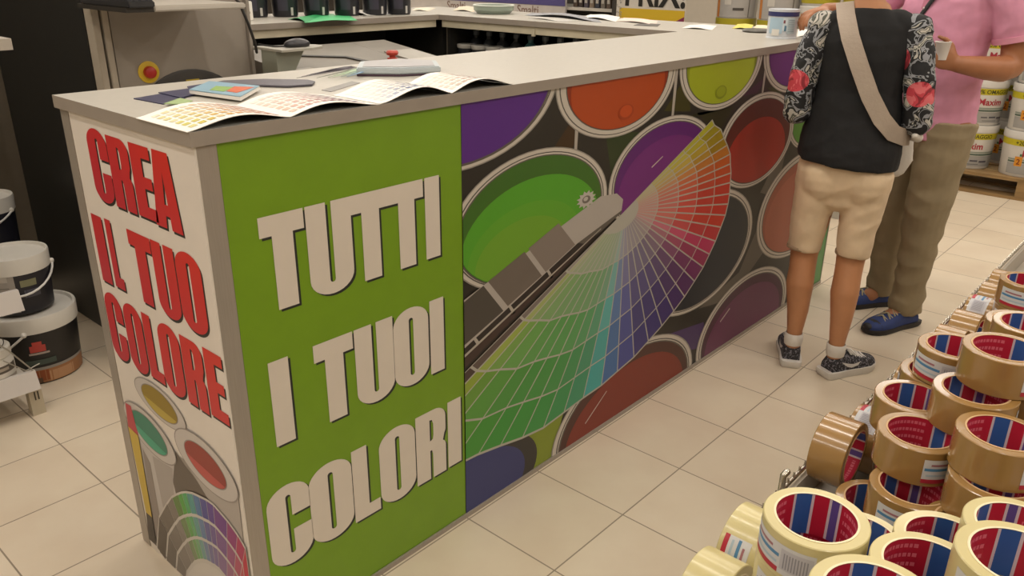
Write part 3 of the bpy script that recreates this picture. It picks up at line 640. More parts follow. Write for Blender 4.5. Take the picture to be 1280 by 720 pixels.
# bottles and white tubs on the shelves under the side counter
bp_ = thing('bottle', '', 'bottle', (0, 0, 0), 'dark bottles under the side counter')
MB().lathe([(0, 0), (.034, 0), (.036, .004), (.036, .11), (.030, .13), (.014, .145), (.014, .16)], (0, 0, 0), 20).build('bottle_body', mat('dark_bottle', '#34383c', .3), bp_, smooth=40)
MB().lathe([(.016, .16), (.017, .163), (.017, .182), (0, .184)], (0, 0, 0), 16).build('cap', mat('bottle_cap', '#70757a', .35), bp_, smooth=40)
MB().lathe([(.0365, .035), (.0365, .085)], (0, 0, 0), 10, 0, (1, 1, 1), math.radians(130), math.radians(230)).build('label', mat('bottle_label', '#a4aaac', .45), bp_, smooth=40)
tealp = mat('teal_bottle', '#4d7f84', .35)
for i in range(12):
    y = 1.93 - i * .098; o_ = bp_ if i == 0 else dup(bp_, (0, 0, 0)); o_.location = (2.68, y, .8785)
    if i in (4, 6):
        for ch in [c for c in bpy.data.objects if c.parent == o_ and c.name.startswith('bottle_body')]: ch.data = ch.data.copy(); ch.data.materials[0] = tealp
    o_['label'] = ('teal bottle, %s, on the shelf under the side counter' % ('nearer the rear counter' if i == 4 else 'nearer the printed counter')) if i in (4, 6) else 'dark bottle, number %d along the shelf from the rear counter corner' % (i + 1)
tb = thing('white_tub', '', 'tub', (0, 0, 0), 'white tubs under the side counter')
MB().lathe([(0, 0), (.042, 0), (.048, .16), (.050, .17), (0, .17)], (0, 0, 0), 24).build('tub_body', mat('tub_dark_label', '#34363a', .4), tb, smooth=40)
MB().lathe([(.051, .168), (.053, .172), (.053, .20), (.048, .204), (0, .202)], (0, 0, 0), 24).build('lid', mat('tub_white', '#bdbab2', .4), tb, smooth=40)
for i in range(10):
    o_ = tb if i == 0 else dup(tb, (0, 0, 0)); o_.location = (2.60, 1.93 - i * .105, .8785); o_.scale = (.9, .9, .58)
    o_['label'] = 'white lidded tub, number %d from the rear counter corner' % (i + 1)

# ================================================================== tinting machine, mouse shelf and mixer
mg = mat('machine_grey', '#8f877d', .45, .1, var=.03, bump=.02, bscale=300); mgd = mat('machine_dark', '#2e2a25', .5); mb_ = mat('machine_black_panel', '#1d1e1d', .4, var=.1)
tm = thing('tinting_machine', 'tall grey paint tinting machine with a black side panel and emergency stop', 'machine', (.78, 1.6, 0))
MX0, MX1, MY = .508, 1.065, 1.56
MB().box((MX0 + .052, MY + .004, 0), (MX1, 2.5, 1.95)).build('cabinet', mg, tm, bevel=.004)
MB().box((MX0 - .004, MY + .06, 0.0), (MX0 + .012, 2.52, 2.0)).build('side_panel', mb_, tm)['label'] = 'black side panel'
MB().box((MX0, MY, 0), (MX0 + .022, MY + .06, 2.0)).build('front_post', mat('beige_post', '#a59b8c', .45), tm, bevel=.002)
MB().box((MX0 + .030, MY - .004, 0), (MX0 + .05, MY + .05, 2.0)).build('front_post', mat('beige_post', '#a59b8c', .45), tm, bevel=.002)
MB().box((MX1, MY - .01, 0), (MX1 + .012, MY + .3, 1.6)).build('edge_strip', mg, tm)
MB().box((MX0 - .008, 1.75, 1.32), (MX0 - .003, 1.78, 1.40)).build('handle', alu, tm)
e = MB(); e.lathe([(0, 0), (.037, 0), (.037, .004), (.030, .006), (0, .006)], (.668, MY + .004, 1.045), 32, axis='y'); 
for i, v in enumerate(e.v): e.v[i] = (v[0], 2 * (MY + .004) - v[1], v[2])
es = e.build('emergency_stop', mat('yellow_plate', '#cfae2a', .4), tm, smooth=40)
e = MB().lathe([(.021, .0055), (.021, .012), (.019, .022), (.010, .027), (0, .027)], (.668, 0, 1.045), 28, axis='y')
e.v = [(v[0], MY + .004 - v[1], v[2]) for v in e.v]; e.build('push_button', mat('red_button', '#b02a22', .35), es, smooth=40)
e = MB().lathe([(0, .001), (.235, .001), (.235, .006), (.225, .009), (0, .009)], (.812, 0, .808), 48, axis='y')
e.v = [(v[0], MY + .004 - v[1], v[2]) for v in e.v]; e.build('turntable_opening', mgd, tm, smooth=40)
e = MB().box((.795, MY - .009, .992), (.845, MY - .0052, 1.008)).build('warning_label', mat('yellow_label', '#b09a2c', .5), tm)
kt = MB().box((.555, 1.22, 1.262), (.865, MY + .004, 1.280)).build('keyboard_tray', mat('tray_grey', '#b9b3a9', .4), tm, bevel=.004)
MB().box((.470, 1.22, 1.262), (.5545, MY + .004, 1.2755)).build('keyboard_shelf', mgd, tm)
kb = thing('keyboard', 'black keyboard at the front of the machine tray', 'keyboard', (.515, 1.24, 1.276))
MB().box((.472, 1.205, 1.276), (.553, 1.54, 1.294)).build('keyboard_body', mat('keyboard_black', '#2a2a2c', .45), kb, bevel=.003)
k_ = MB()
for i in range(4):
    for j in range(14): k_.box((.475 + i * .0195, 1.212 + j * .0228, 1.2945), (.4915 + i * .0195, 1.231 + j * .0228, 1.299))
k_.build('keys', mat('key_black', '#38383b', .5), kb)
MB().tube([(.93, 1.42, 1.30), (.955, 1.41, 1.27), (.975, 1.40, 1.2), (.995, 1.40, 1.13), (1.0, 1.405, 1.10)], .005, 8).build('cable', mat('cable_black', '#1c1b1a', .5), tm, smooth=60)
ms = MB()
for i in range(1):
    pts = [(1.075, 1.36), (1.18, 1.36)] + [(1.18 + .12 * math.sin(PI * a / 12), 1.44 - .08 * math.cos(PI * a / 12)) for a in range(1, 12)] + [(1.18, 1.52), (1.075, 1.56)]
    ms.prism([(x, y, 1.098) for x, y in pts], (0, 0, .008))
ms.build('mouse_shelf', mat('shelf_grey', '#a8a59a', .4), tm)
MB().prism([(1.077, 1.40, 1.098), (1.20, 1.40, 1.098), (1.12, 1.40, .97), (1.077, 1.40, .95)], (0, .10, 0)).build('shelf_bracket', mat('bracket_grey', '#8a8d80', .4), tm)
mo = thing('mouse', 'black computer mouse on the small grey shelf of the machine', 'mouse', (1.19, 1.43, 1.106))
m_ = MB().ball((1.19, 1.43, 1.115), (.055, .032, .022), 20); m_.v = [(x, y, max(z, 1.1065)) for x, y, z in m_.v]; m_.build('mouse_shell', mat('mouse_black', '#26262a', .35), mo, smooth=60)
MB().tube([(1.14, 1.43, 1.111), (1.11, 1.46, 1.110), (1.095, 1.50, 1.112), (1.088, 1.53, 1.115)], .003, 6).build('mouse_cable', mat('cable_black', '#1c1b1a', .5), mo)
mx = thing('paint_mixer', 'low grey paint mixer with sloping lid and a red stop knob', 'machine', (1.5, 1.55, 0))
pts = [(1.25, .0), (1.90, .0), (1.90, 1.04), (1.85, 1.06), (1.34, .995), (1.25, .955)]
MB().prism([(1.16, y, z) for y, z in pts], (.60, 0, 0)).prism([(1.7605, y, z) for y, z in pts], (.001, 0, 0)).prism([(1.762, 1.25, 0), (1.762, 1.90, 0), (1.762, 1.90, 1.04), (1.762, 1.85, 1.06), (1.762, 1.34, .995), (1.762, 1.25, .955)], (.20, 0, 0)).build('mixer_body', mat('mixer_grey', '#716a5f', .45), mx)
LZ = lambda y: .995 + (y - 1.34) / .51 * .065 + .0008
MB().prism([(1.60, 1.345, LZ(1.345)), (1.625, 1.345, LZ(1.345)), (1.55, 1.60, LZ(1.6)), (1.30, 1.72, LZ(1.72)), (1.28, 1.71, LZ(1.71)), (1.53, 1.585, LZ(1.585))], (0, 0, .005)).build('lid_seal', mgd, mx)
MB().prism([(1.17, 1.345, LZ(1.345)), (1.29, 1.345, LZ(1.345)), (1.26, 1.46, LZ(1.46)), (1.17, 1.46, LZ(1.46))], (0, 0, .012)).build('control_flap', mat('flap_grey', '#a09789', .4), mx, bevel=.003)
rb = MB().lathe([(0, 0), (.022, 0), (.022, .006), (.014, .008), (.013, .014), (.024, .018), (.027, .028), (.022, .036), (0, .038)], (1.715, 1.50, LZ(1.5)), 28).build('stop_knob', mat('red_knob', '#b8402f', .35), mx, smooth=40)
MB().prism([(1.77, 1.40, LZ(1.40)), (1.93, 1.40, LZ(1.40)), (1.93, 1.62, LZ(1.62)), (1.77, 1.62, LZ(1.62))], (0, 0, .006)).build('vent_plate', mat('vent_grey', '#9a958b', .4), mx)
# ================================================================== left shelf with tubs of plaster
def wrap(mb, ctr, r0, z0, r1, z1, a0, a1, c, n=14, m=0):
    mb.lathe([(r0, z0), (r1, z1)], ctr, n, m, c, math.radians(a0), math.radians(a1))
pw = mat('white_bucket_plastic', '#d2cec6', .4, var=.03); rail = mat('price_rail', '#c9c3be', .35, var=.02); wire = mat('wire_steel', '#a8a59c', .3, .7)
ds = thing('display_shelf', 'white shop shelf with price rails left of the counter', 'shelf', (-.35, 1.5, 0))
sh = mat('shelf_metal', '#c4bdb2', .45, var=.03)
MB().box((-.9, 1.42, .10), (.075, 1.58, .115)).build('shelf_board', sh, ds); MB().prism([(-.9, 1.405, .098), (-.9, 1.425, .098), (-.9, 1.440, .158), (-.9, 1.425, .158)], (.98, 0, 0)).build('price_rail', rail, ds)
MB().box((-.9, 1.42, .375), (.035, 1.58, .39)).build('shelf_board', sh, ds); MB().prism([(-.9, 1.405, .376), (-.9, 1.425, .376), (-.9, 1.440, .440), (-.9, 1.425, .440)], (.985, 0, 0)).build('price_rail', rail, ds)
MB().box((-.9, 1.25, 1.176), (.158, 1.70, 1.206)).build('shelf_board', mat('shelf_top_board', '#a8a094', .5), ds)
MB().box((-.92, 1.38, 0), (-.88, 1.70, 1.9)).build('side_upright', sh, ds)
MB().box((-.88, 1.69, 0), (-.05, 1.71, 1.9)).build('back_panel', mat('back_panel_brown', '#5c544a', .6), ds)
ft = MB().box((.045, 1.425, 0), (.085, 1.46, .10)).build('foot_bracket', mat('bracket_cream', '#b9ae98', .45), ds)
sl = MB()
for k in range(2): sl.box((.060 + .010 * k, 1.4235, .055), (.064 + .010 * k, 1.4248, .085))
sl.build('slots', mat('slot_dark', '#3a342c', .6), ft)
MB().tube([(.075, 1.43, .158), (.02, 1.435, .25), (-.02, 1.44, .30)], .0025, 6).tube([(.0, 1.432, .22), (.055, 1.43, .165), (.10, 1.44, .17)], .002, 6).build('wire_divider', wire, ds)
def bucket(name, label, loc, r, h, body, lab, lid_h=.035, handle=None, grp=None):
    t = thing(name, label, 'bucket', loc, grp); c = (0, 0, 0)
    MB().lathe([(0, 0), (r * .86, 0), (r * .88, .006), (r * .96, h - lid_h), (0, h - lid_h)], c, 44).build('bucket_body', body, t, smooth=35, local=True)
    MB().lathe([(r * .965, h - lid_h - .012), (r * .99, h - lid_h - .012), (r * 1.0, h - .006), (r * .985, h), (r * .93, h), (r * .90, h - .010), (0, h - .010)], c, 44).build('lid', pw, t, smooth=35, local=True)
    if lab:
        m = MB(); R = lambda z: r * (.88 + .08 * z / (h - lid_h)) + .0012
        for a0, a1, z0, z1, cc, k in lab: m.lathe([(R(z0 * h) + .0003 * k, z0 * h), (R(z1 * h) + .0003 * k, z1 * h)], c, max(3, int((a1 - a0) / 8)), 0, lin(cc), math.radians(a0), math.radians(a1))
        m.build('label', art, t, smooth=35, local=True)
    if handle:
        a, drop = handle; ca, sa = math.cos(math.radians(a)), math.sin(math.radians(a)); pts = []
        for i in range(17):
            q = PI * i / 16; x = r * 1.03 * math.cos(q); y = r * 1.06 * math.sin(q)
            pts.append((x * ca - y * sa * .98, x * sa + y * ca * .98, h - lid_h - .01 - drop * math.sin(q)))
        MB().tube(pts, .004, 8).build('handle', mat('white_handle', '#d8d6d2', .35), t, smooth=60, local=True)
        e = MB()
        for sgn in (1, -1): e.ball((sgn * r * 1.01 * ca, sgn * r * 1.01 * sa, h - lid_h - .008), .010, 10)
        e.build('handle_lug', pw, t, smooth=60, local=True)
    return t
blackp = mat('black_bucket', '#201f1f', .38, var=.1)
wood_c = ['#8a5a34', '#a0704a', '#7c4a2a', '#b08058']
lab1 = [(120, 330, .02, .22, '#9c6d48', 0), (150, 205, .03, .20, '#b28258', 1), (210, 262, .05, .21, '#8c4a28', 1), (262, 300, .03, .18, '#b58a66', 1), (236, 252, .02, .10, '#5a4434', 2), (120, 330, .22, .26, '#8f8c86', 1),
        (235, 275, .30, .38, '#44504a', 1), (244, 264, .50, .60, '#b5463e', 1), (248, 260, .60, .655, '#b5463e', 1), (242, 268, .46, .49, '#a89a92', 1), (170, 200, .40, .415, '#8c8a86', 1), (186, 215, .345, .36, '#8c8a86', 1)]
bucket('plaster_bucket', 'large black labelled bucket with white lid standing on the floor by the counter', (.197, 1.765, 0), .152, .255, blackp, lab1, .045, (62, .13))
lab2 = [(90, 330, .05, .80, '#26252a', 0), (190, 250, .06, .80, '#9c968f', 1), (200, 240, .62, .76, '#b4aea6', 2), (203, 210, .16, .22, '#3a3838', 2), (216, 223, .16, .22, '#3a3838', 2), (229, 236, .16, .22, '#3a3838', 2), (203, 210, .28, .34, '#3a3838', 2), (222, 232, .30, .36, '#3a3838', 2),
        (258, 285, .50, .62, '#7a7a5e', 1), (262, 290, .30, .44, '#4e4e58', 1), (150, 180, .05, .2, '#a8603a', 1), (200, 240, .42, .44, '#77726c', 2), (200, 240, .50, .52, '#77726c', 2)]
bucket('plaster_bucket', 'smaller white lidded bucket stacked on the large black bucket', (.183, 1.775, .2555), .116, .205, blackp, lab2, .045, (160, .075))
lab3 = [(100, 330, .05, .78, '#20202a', 0)]
for i in range(2):
    bucket('paint_bucket', ['dark paint bucket with white lid, bottom of the far left stack', 'dark paint bucket with white lid and teal price card, top of the far left stack'][i], (.262, 2.28, .273 * i), .112, .272, blackp, lab3, .045, (130, .06) if i == 1 else None, 'far left stack of paint buckets')
top_ = [o for o in bpy.data.objects if o.get('label', '').endswith('top of the far left stack')][0]
MB().box((-.12, -.130, .08), (-.030, -.127, .20)).build('price_card', mat('card_white', '#c9c5c0', .5), top_, local=True); MB().box((-.118, -.132, .155), (-.045, -.1305, .198)).build('teal_card', mat('card_teal', '#3a86a0', .5), top_, local=True)
pb = thing('white_jar', 'white plastic jar with striped label on the low shelf', 'jar', (-.02, 1.50, .1155))
cj = (-.02, 1.50, .1155)
MB().lathe([(0, 0), (.062, 0), (.066, .006), (.066, .095), (.058, .108)], cj, 32).build('jar_body', pw, pb, smooth=35); MB().lathe([(.060, .106), (.064, .110), (.064, .135), (.058, .140), (0, .140)], cj, 32).build('lid', pw, pb, smooth=35)
m_ = MB(); wrap(m_, cj, .0666, .06, .0666, .085, 150, 330, lin('#5a534c')); wrap(m_, cj, .0666, .035, .0666, .045, 150, 330, lin('#a8a096')); wrap(m_, cj, .0669, .068, .0669, .078, 170, 300, lin('#a39a8e')); m_.build('label', art, pb, smooth=35)
tn = thing('trowel', 'dark tool with a ring handle lying on top of the white jar', 'tool', (-.03, 1.49, .256))
MB().box((-.09, 1.46, .2565), (-.012, 1.52, .275)).build('tool_body', blackp, tn, bevel=.006)
MB().lathe([(.019, 0), (.0205, .0015), (.022, 0), (.0205, -.0015), (.019, 0)], (-.002, 1.452, .278), 28, axis='y').build('ring', mat('dark_ring', '#3a342c', .35, .4), tn, smooth=60)

cb_ = thing('storage_cabinet', 'brown grey storage cabinet behind the buckets at the far left', 'cabinet', (-.3, 2.75, 0))
cbm = mat('cabinet_brown_grey', '#5e564a', .55, var=.05)
MB().box((-1.3, 2.72, 0), (.60, 3.15, 2.05)).build('cabinet_body', cbm, cb_, bevel=.004)
for x0 in (-1.28, -.34): MB().box((x0, 2.702, .05), (x0 + .92, 2.7195, 2.0)).build('door', cbm, cb_, bevel=.003)
# ================================================================== pallet of white plaster tubs on the right
pal = thing('pallet', 'wooden pallet under the white tubs at the right', 'pallet', (5.75, -.30, 0))
wd = [mat('pallet_wood', '#8c7048', .75, var=.2, scale=6, stretch=(8, 1, 8)), mat('pallet_wood_pale', '#a58a60', .75, var=.2, scale=6, stretch=(8, 1, 8))]
PX, PY0, PY1 = 5.38, -1.05, .25
for k, x in enumerate((PX, PX + .17, PX + .34, PX + .51, PX + .68)): MB().box((x, PY0, .12), (x + .12, PY1, .142)).build('deck_board', wd[k % 2], pal)
for x in (PX, PX + .34, PX + .68): MB().box((x, PY0, .0), (x + .12, PY1, .02)).build('base_board', wd[0], pal)
for y in (PY0, (PY0 + PY1) / 2 - .07, PY1 - .14):
    MB().box((PX, y, .10), (PX + .80, y + .14, .1195)).build('stringer', wd[0], pal)
    for x in (PX, PX + .34, PX + .68): MB().box((x, y, .0205), (x + .12, y + .14, .0995)).build('block', wd[0], pal)
tub = thing('plaster_tub', '', 'bucket', (0, 0, 0), 'white tubs stacked on the pallet')
TR, TH = .155, .292
tubw = mat('tub_white_plastic', '#cbc7c0', .4, var=.03)
MB().lathe([(0, 0), (TR * .86, 0), (TR * .88, .006), (TR * .97, TH - .035), (0, TH - .035)], (0, 0, 0), 40).build('tub_body', tubw, tub, smooth=35)
MB().lathe([(TR * .97, TH - .045), (TR * .995, TH - .045), (TR * 1.0, TH - .006), (TR * .98, TH), (TR * .92, TH), (TR * .90, TH - .012), (0, TH - .012)], (0, 0, 0), 40).build('lid', tubw, tub, smooth=35)
m_ = MB(); TR_ = lambda z: TR * (.88 + .09 * z / (TH - .035)) + .001
def tw(a0, a1, z0, z1, c, k=0): m_.lathe([(TR_(z0) + .0003 * k, z0), (TR_(z1) + .0003 * k, z1)], (0, 0, 0), max(3, int((a1 - a0) / 6)), 0, lin(c), math.radians(a0), math.radians(a1))
tw(110, 290, .200, .240, '#b8ac22'); tw(150, 290, .018, .088, '#9a9894'); tw(150, 290, .092, .104, '#57665a'); tw(150, 290, .108, .118, '#8d9488')
tw(168, 186, .070, .132, '#cf8a2a', 1); tw(196, 212, .050, .058, '#4a4650', 1); tw(216, 236, .050, .060, '#4a4650', 1); tw(240, 262, .044, .056, '#4a4650', 1); tw(200, 240, .030, .034, '#5c5a5c', 1); tw(178, 186, .135, .150, '#4a7a52', 1); tw(184, 188, .140, .165, '#3f4a44', 1)
def onround(a_mid, zc, k=2): return lambda u, v: ((TR_(zc + v) + .0004 * k) * math.cos(math.radians(a_mid) + u / TR), (TR_(zc + v) + .0004 * k) * math.sin(math.radians(a_mid) + u / TR), zc + v)
font_mesh(m_, '+20% OMAGGIO', .036, onround(212, .2075), 0, lin('#3a3a1c'), .0006)
font_mesh(m_, 'Maxim', .060, onround(212, .134), 0, lin('#a02c3a'), .0014); font_mesh(m_, '2', .050, onround(177, .082), 0, lin('#7a3414'), .001)
m_.build('label', art, tub, smooth=35)
LV = ['bottom', 'second', 'third', 'top']
k = 0
for ci, (x, y, cn) in enumerate(((5.56, -.305, 'front column nearest the aisle'), (5.58, .03, 'column beside the pink shirted man'), (5.55, -.64, 'column at the frame edge'), (5.90, -.12, 'column behind the front two'), (5.90, -.47, 'rear column at the frame edge'))):
    for lv in range(4):
        o_ = tub if k == 0 else dup(tub, (0, 0, 0)); k += 1
        o_.location = (x + random.uniform(-.008, .008), y + random.uniform(-.008, .008), .1425 + TH * lv + .0006 * lv); o_.rotation_euler = (0, 0, math.radians(random.uniform(-14, 14) - 6))
        o_['label'] = 'white plaster tub with yellow band, %s one of the %s' % (LV[lv], cn)

# ================================================================== goods and shelves behind the counters
bs = thing('sales_shelf', 'pale metal shelf of small goods behind the side counter', 'shelf', (5.2, 3.6, 0))
gm = mat('gondola_metal', '#b5b0a6', .45)
# gondola running beside the far end: seen between the pots and the yellow sign
for z in (.12, .50, .93, 1.105, 1.45): MB().box((4.05, 1.98, z), (4.45, 4.6, z + .018)).build('shelf_board', gm, bs)
MB().box((4.45, 1.95, 0), (4.48, 4.6, 1.75)).build('back_panel', mat('gondola_back', '#4a463f', .6), bs); MB().box((4.02, 1.95, 0), (4.48, 1.98, 1.75)).build('side_upright', mgd, bs); MB().box((4.02, 4.6, 0), (4.48, 4.63, 1.75)).build('side_upright', mgd, bs)
MB().box((4.03, 2.38, 1.045), (4.048, 4.55, 1.20)).build('banner', mat('pale_banner', '#b9b3ae', .5), bs)
m_ = MB()
bt = lambda y, z: (lambda u, v: (4.029, y - u, z + v))
for yy in (3.45, 2.72): font_mesh(m_, 'Smalti', .085, bt(yy, 1.062), 0, lin('#7a6258'), .001)
m_.box((4.026, 2.38, 1.128), (4.03, 4.55, 1.20), 0, lin('#4a4478')); m_.build('banner_print', art, bs)
box_c = ['#3a2f2a', '#54463a', '#6a6258', '#2c2f3a', '#7a6a5a', '#47404a']
k = 0
for z in (.948, 1.123):
    for i in range(8):
        y = 2.0 + i * .047
        h_ = .09 + .03 * ((i * 7) % 4) / 3; wd_ = .036
        t = thing('goods_box', '%s carton, %s from the sign on the %s shelf' % (['dark brown', 'tan', 'grey', 'navy', 'beige', 'plum'][i % 6], ['first', 'second', 'third', 'fourth', 'fifth', 'sixth', 'seventh', 'eighth'][i], 'upper' if z > 1 else 'lower'), 'box', (4.2, y, z + .0005), 'boxed goods on the sales shelf')
        MB().box((4.10, y, z + .0005), (4.25, y + wd_, z + h_)).build('carton', mat('carton_' + box_c[i % 6][1:], box_c[i % 6], .5), t, bevel=.002); MB().box((4.097, y + wd_ * .2, z + .03), (4.0998, y + wd_ * .8, z + .065)).build('carton_label', mat('carton_label', '#a8a298', .5), t)
sg = thing('offer_sign', 'yellow and white offer sign reading PRIX! on a stand', 'sign', (4.0, 1.65, 0))
Yc, Zb = 1.66, 1.055
MB().box((4.0, 1.42, Zb), (4.012, 1.93, 1.45)).build('sign_board', mat('sign_white', '#c9c2b6', .5), sg)
m_ = MB(); m_.box((3.9985, 1.42, Zb), (4.0, 1.905, Zb + .085), 0, lin('#c9a82a')); m_.prism([(3.998, 1.42, Zb), (3.998, 1.52, Zb), (3.998, 1.42, Zb + .05)], (.0005, 0, 0), 0, lin('#7a2a4e'))
for i in range(60): 
    a_, b__ = random.uniform(1.885, 1.925), random.uniform(Zb + .01, Zb + .3); m_.box((3.9975, a_, b__), (3.998, a_ + .006, b__ + .006), 0, lin('#8a8a86'))
m_.build('sign_print', art, sg)
m_ = MB(); font_mesh(m_, 'PRIX!', .24, lambda u, v: (3.9968, Yc - .02 - u * .82, Zb + .105 + v), 0, lin('#22201c'), .006); m_.build('lettering', art, sg)
MB().box((4.0, 1.65, 0), (4.02, 1.69, Zb)).build('stand_pole', mgd, sg); MB().lathe([(0, 0), (.16, 0), (.16, .012), (0, .02)], (4.01, 1.67, 0), 28).build('stand_base', mgd, sg, smooth=35)
# stacks of white tubs behind the counter end
st2 = thing('tub_table', 'low grey display table carrying white tubs behind the side counter', 'table', (4.45, 1.0, 0))
MB().box((4.1, .30, .46), (4.9, 1.42, .50)).build('table_top', gm, st2)
for x in (4.14, 4.82):
    for y in (.34, 1.34): MB().box((x, y, 0), (x + .04, y + .04, .4595)).build('leg', gm, st2)
t2 = thing('offer_tub', '', 'bucket', (0, 0, 0), 'white tubs behind the counter end'); RW, HW = .098, .20
MB().lathe([(0, 0), (RW * .9, 0), (RW * .92, .006), (RW * .98, HW - .03), (0, HW - .03)], (0, 0, 0), 32).build('tub_body', tubw, t2, smooth=35)
MB().lathe([(RW * .985, HW - .036), (RW, HW - .034), (RW, HW - .004), (RW * .95, HW), (RW * .9, HW - .008), (0, HW - .008)], (0, 0, 0), 32).build('lid', tubw, t2, smooth=35)
m_ = MB()
for a0, a1, z0, z1, c in ((110, 290, .012, .050, '#a89c28'), (150, 262, .055, .155, '#a9a5a0'), (238, 241, .055, .155, '#6a655e'), (195, 225, .085, .097, '#4c4844'), (170, 190, .11, .15, '#c4bfb6'), (140, 152, .055, .16, '#c07a3a')): m_.lathe([(RW * .92 + .003 + (0.0005 if a1 - a0 < 60 else 0) + .06 * RW * z0 / HW, z0), (RW * .92 + .003 + (.0005 if a1 - a0 < 60 else 0) + .06 * RW * z1 / HW, z1)], (0, 0, 0), 12, 0, lin(c), math.radians(a0), math.radians(a1))
m_.build('label', art, t2, smooth=35)
k = 0
for ci, (x, y, cn) in enumerate(((4.30, 1.225, 'nearest the yellow sign'), (4.30, .945, 'next to the red edged one'), (4.30, .70, 'behind the small paint tin'), (4.32, .46, 'behind the pointing hand'))):
    for lv in range(4):
        o_ = t2 if k == 0 else dup(t2, (0, 0, 0)); k += 1
        s_ = 1.33 if ci < 2 else 1.15
        o_.location = (x, y, .5005 + HW * s_ * lv * 1.003); o_.scale = (s_, s_, s_); o_['label'] = 'white olive banded tub, %s of the column %s' % (LV[lv], cn)
# dark shelving along the back wall
for si, (x0, x1, y) in enumerate(((3.2, 6.2, 5.6),)):
    b_ = thing('tall_shelving', 'dark tall shelving unit far behind the rear counter', 'shelving', ((x0 + x1) / 2, y, 0))
    for z in (.1, .5, .9, 1.3, 1.7): MB().box((x0, y, z), (x1, y + .4, z + .02)).build('shelf_board', mat('shelving_brown', '#4a443c', .6), b_)
    MB().box((x0, y + .4, 0), (x1, y + .42, 2.0)).build('back_panel', mat('back_panel_brown', '#5c544a', .6), b_)
    MB().box((x0 - .03, y, 0), (x0, y + .42, 2.0)).build('side_upright', mgd, b_); MB().box((x1, y, 0), (x1 + .03, y + .42, 2.0)).build('side_upright', mgd, b_)
# ================================================================== tape display
brown = mat('brown_tape', '#94713f', .26, var=.04, coat=.7, spec=.6); clear = mat('clear_tape', '#cfc28c', .3, var=.04, coat=.25, spec=.5, trans=.12)
tan_core = mat('cardboard_core', '#bd9a70', .7, var=.06); pale_core = mat('pale_core', '#e2d6b4', .6, var=.04)
RO, RI, TH_ = .0515, .0390, .050
def tape_proto(kind):
    t = thing('tape_roll', '', 'tape roll', (0, 0, 0), 'brown tape rolls in the display' if kind == 'brown' else 'clear tape rolls in the display')
    MB().lathe([(RI + .0022, 0), (RO - .001, 0), (RO, .001), (RO, TH_ - .001), (RO - .001, TH_), (RI + .0022, TH_)], (0, 0, 0), 64).build('tape', brown if kind == 'brown' else clear, t, smooth=35)
    MB().lathe([(RI, 0), (RI + .0022, 0), (RI + .0022, TH_ + .0006), (RI, TH_ + .0006)], (0, 0, 0), 64).build('core', tan_core if kind == 'brown' else pale_core, t, smooth=35)
    m = MB(); n = 90; r = RI - .0001
    def col(a, j):
        a = a % 180
        if 12 <= a < 16 or 40 <= a < 44: return '#c9c0c4'
        if 16 <= a < 40: return '#2f5a9c'
        if 150 <= a < 154: return '#c9c0c4'
        if 154 <= a < 166: return '#5a4a8c'
        if 166 <= a < 170: return '#c9c0c4'
        return '#b02038' if j % 2 == 0 else ('#cf6878' if (int(a * 3) % 7) not in (0, 3) and 56 < a < 144 else '#b02038')
    zs = [0, .007, .0115, .018, .0225, .029, .0335, .040, .0445, .050]
    for i in range(n * 2):
        a0, a1 = math.radians(i * 2), math.radians(i * 2 + 2)
        for j in range(9):
            P = lambda a, z: (r * math.cos(a), r * math.sin(a), z)
            m.add([P(a0, zs[j]), P(a1, zs[j]), P(a1, zs[j + 1]), P(a0, zs[j + 1])], [(3, 2, 1, 0)], 0, lin(col(i * 2, j)))
    m.build('printed_core', art, t, smooth=40)['label'] = 'red and blue printed inside of the core'
    m = MB()
    def pw_(a0, a1, z0, z1, c, k=0): m.lathe([(RO + .0003 + .0002 * k, z0), (RO + .0003 + .0002 * k, z1)], (0, 0, 0), max(3, int((a1 - a0) / 5)), 0, lin(c), math.radians(a0), math.radians(a1))
    pw_(195, 290, .006, .040, '#c4c4c6'); pw_(195, 250, .006, .012, '#a82838', 1); pw_(197, 250, .024, .028, '#4c7ea6', 1); pw_(205, 240, .031, .034, '#9c6a72', 1); pw_(200, 248, .016, .019, '#a3b4c0', 1); pw_(252, 288, .012, .036, '#b4b2b8', 1)
    for i in range(9): pw_(256 + i * 3.2, 257.4 + i * 3.2, .014, .032, '#8a8890', 2)
    m.build('label', art, t, smooth=40)
    return t
PB, PC = tape_proto('brown'), tape_proto('clear'); used = {'brown': False, 'clear': False}
def roll(kind, x, y, ztop, rz=0.0, label='', grp=None, edge=None, core=None):
    src = PB if kind == 'brown' else PC
    rot = (0, 0, math.radians(rz)); loc = (x, y, ztop - TH_)
    if edge is not None: rot = (PI / 2, math.radians(edge), 0); loc = (x, y, ztop)
    if not used[kind]: used[kind] = True; src.location = loc; src.rotation_euler = rot; src['label'] = label; o_ = src
    else: o_ = dup(src, loc, rot, label)
    if grp: o_['group'] = grp
    if core is not None:
        for ch in o_.children:
            if ch.name.startswith('printed_core'): ch.rotation_euler[2] = math.radians(core - rz)
    return o_
ZB = .70
bn = thing('tape_display', 'shop display bin with a metal rim full of tape rolls', 'display', (1.15, -1.2, 0))
bw = mat('bin_panel', '#a89f92', .5); steel = mat('rim_steel', '#b9b3a8', .22, .9)
MB().prism([(-.30, -1.55, ZB - .06), (-.30, -.9575, ZB - .06), (-.30, -.9575, ZB - .04), (-.30, -1.036, ZB - .04), (-.30, -1.036, ZB - .002), (-.30, -1.55, ZB - .002)], (3.05, 0, 0)).build('tray', bw, bn)
MB().box((-.30, -.957, .06), (2.75, -.950, ZB + .006)).build('back_panel', bw, bn); MB().box((-.30, -1.55, .06), (2.75, -1.543, ZB + .05)).build('front_panel', bw, bn)
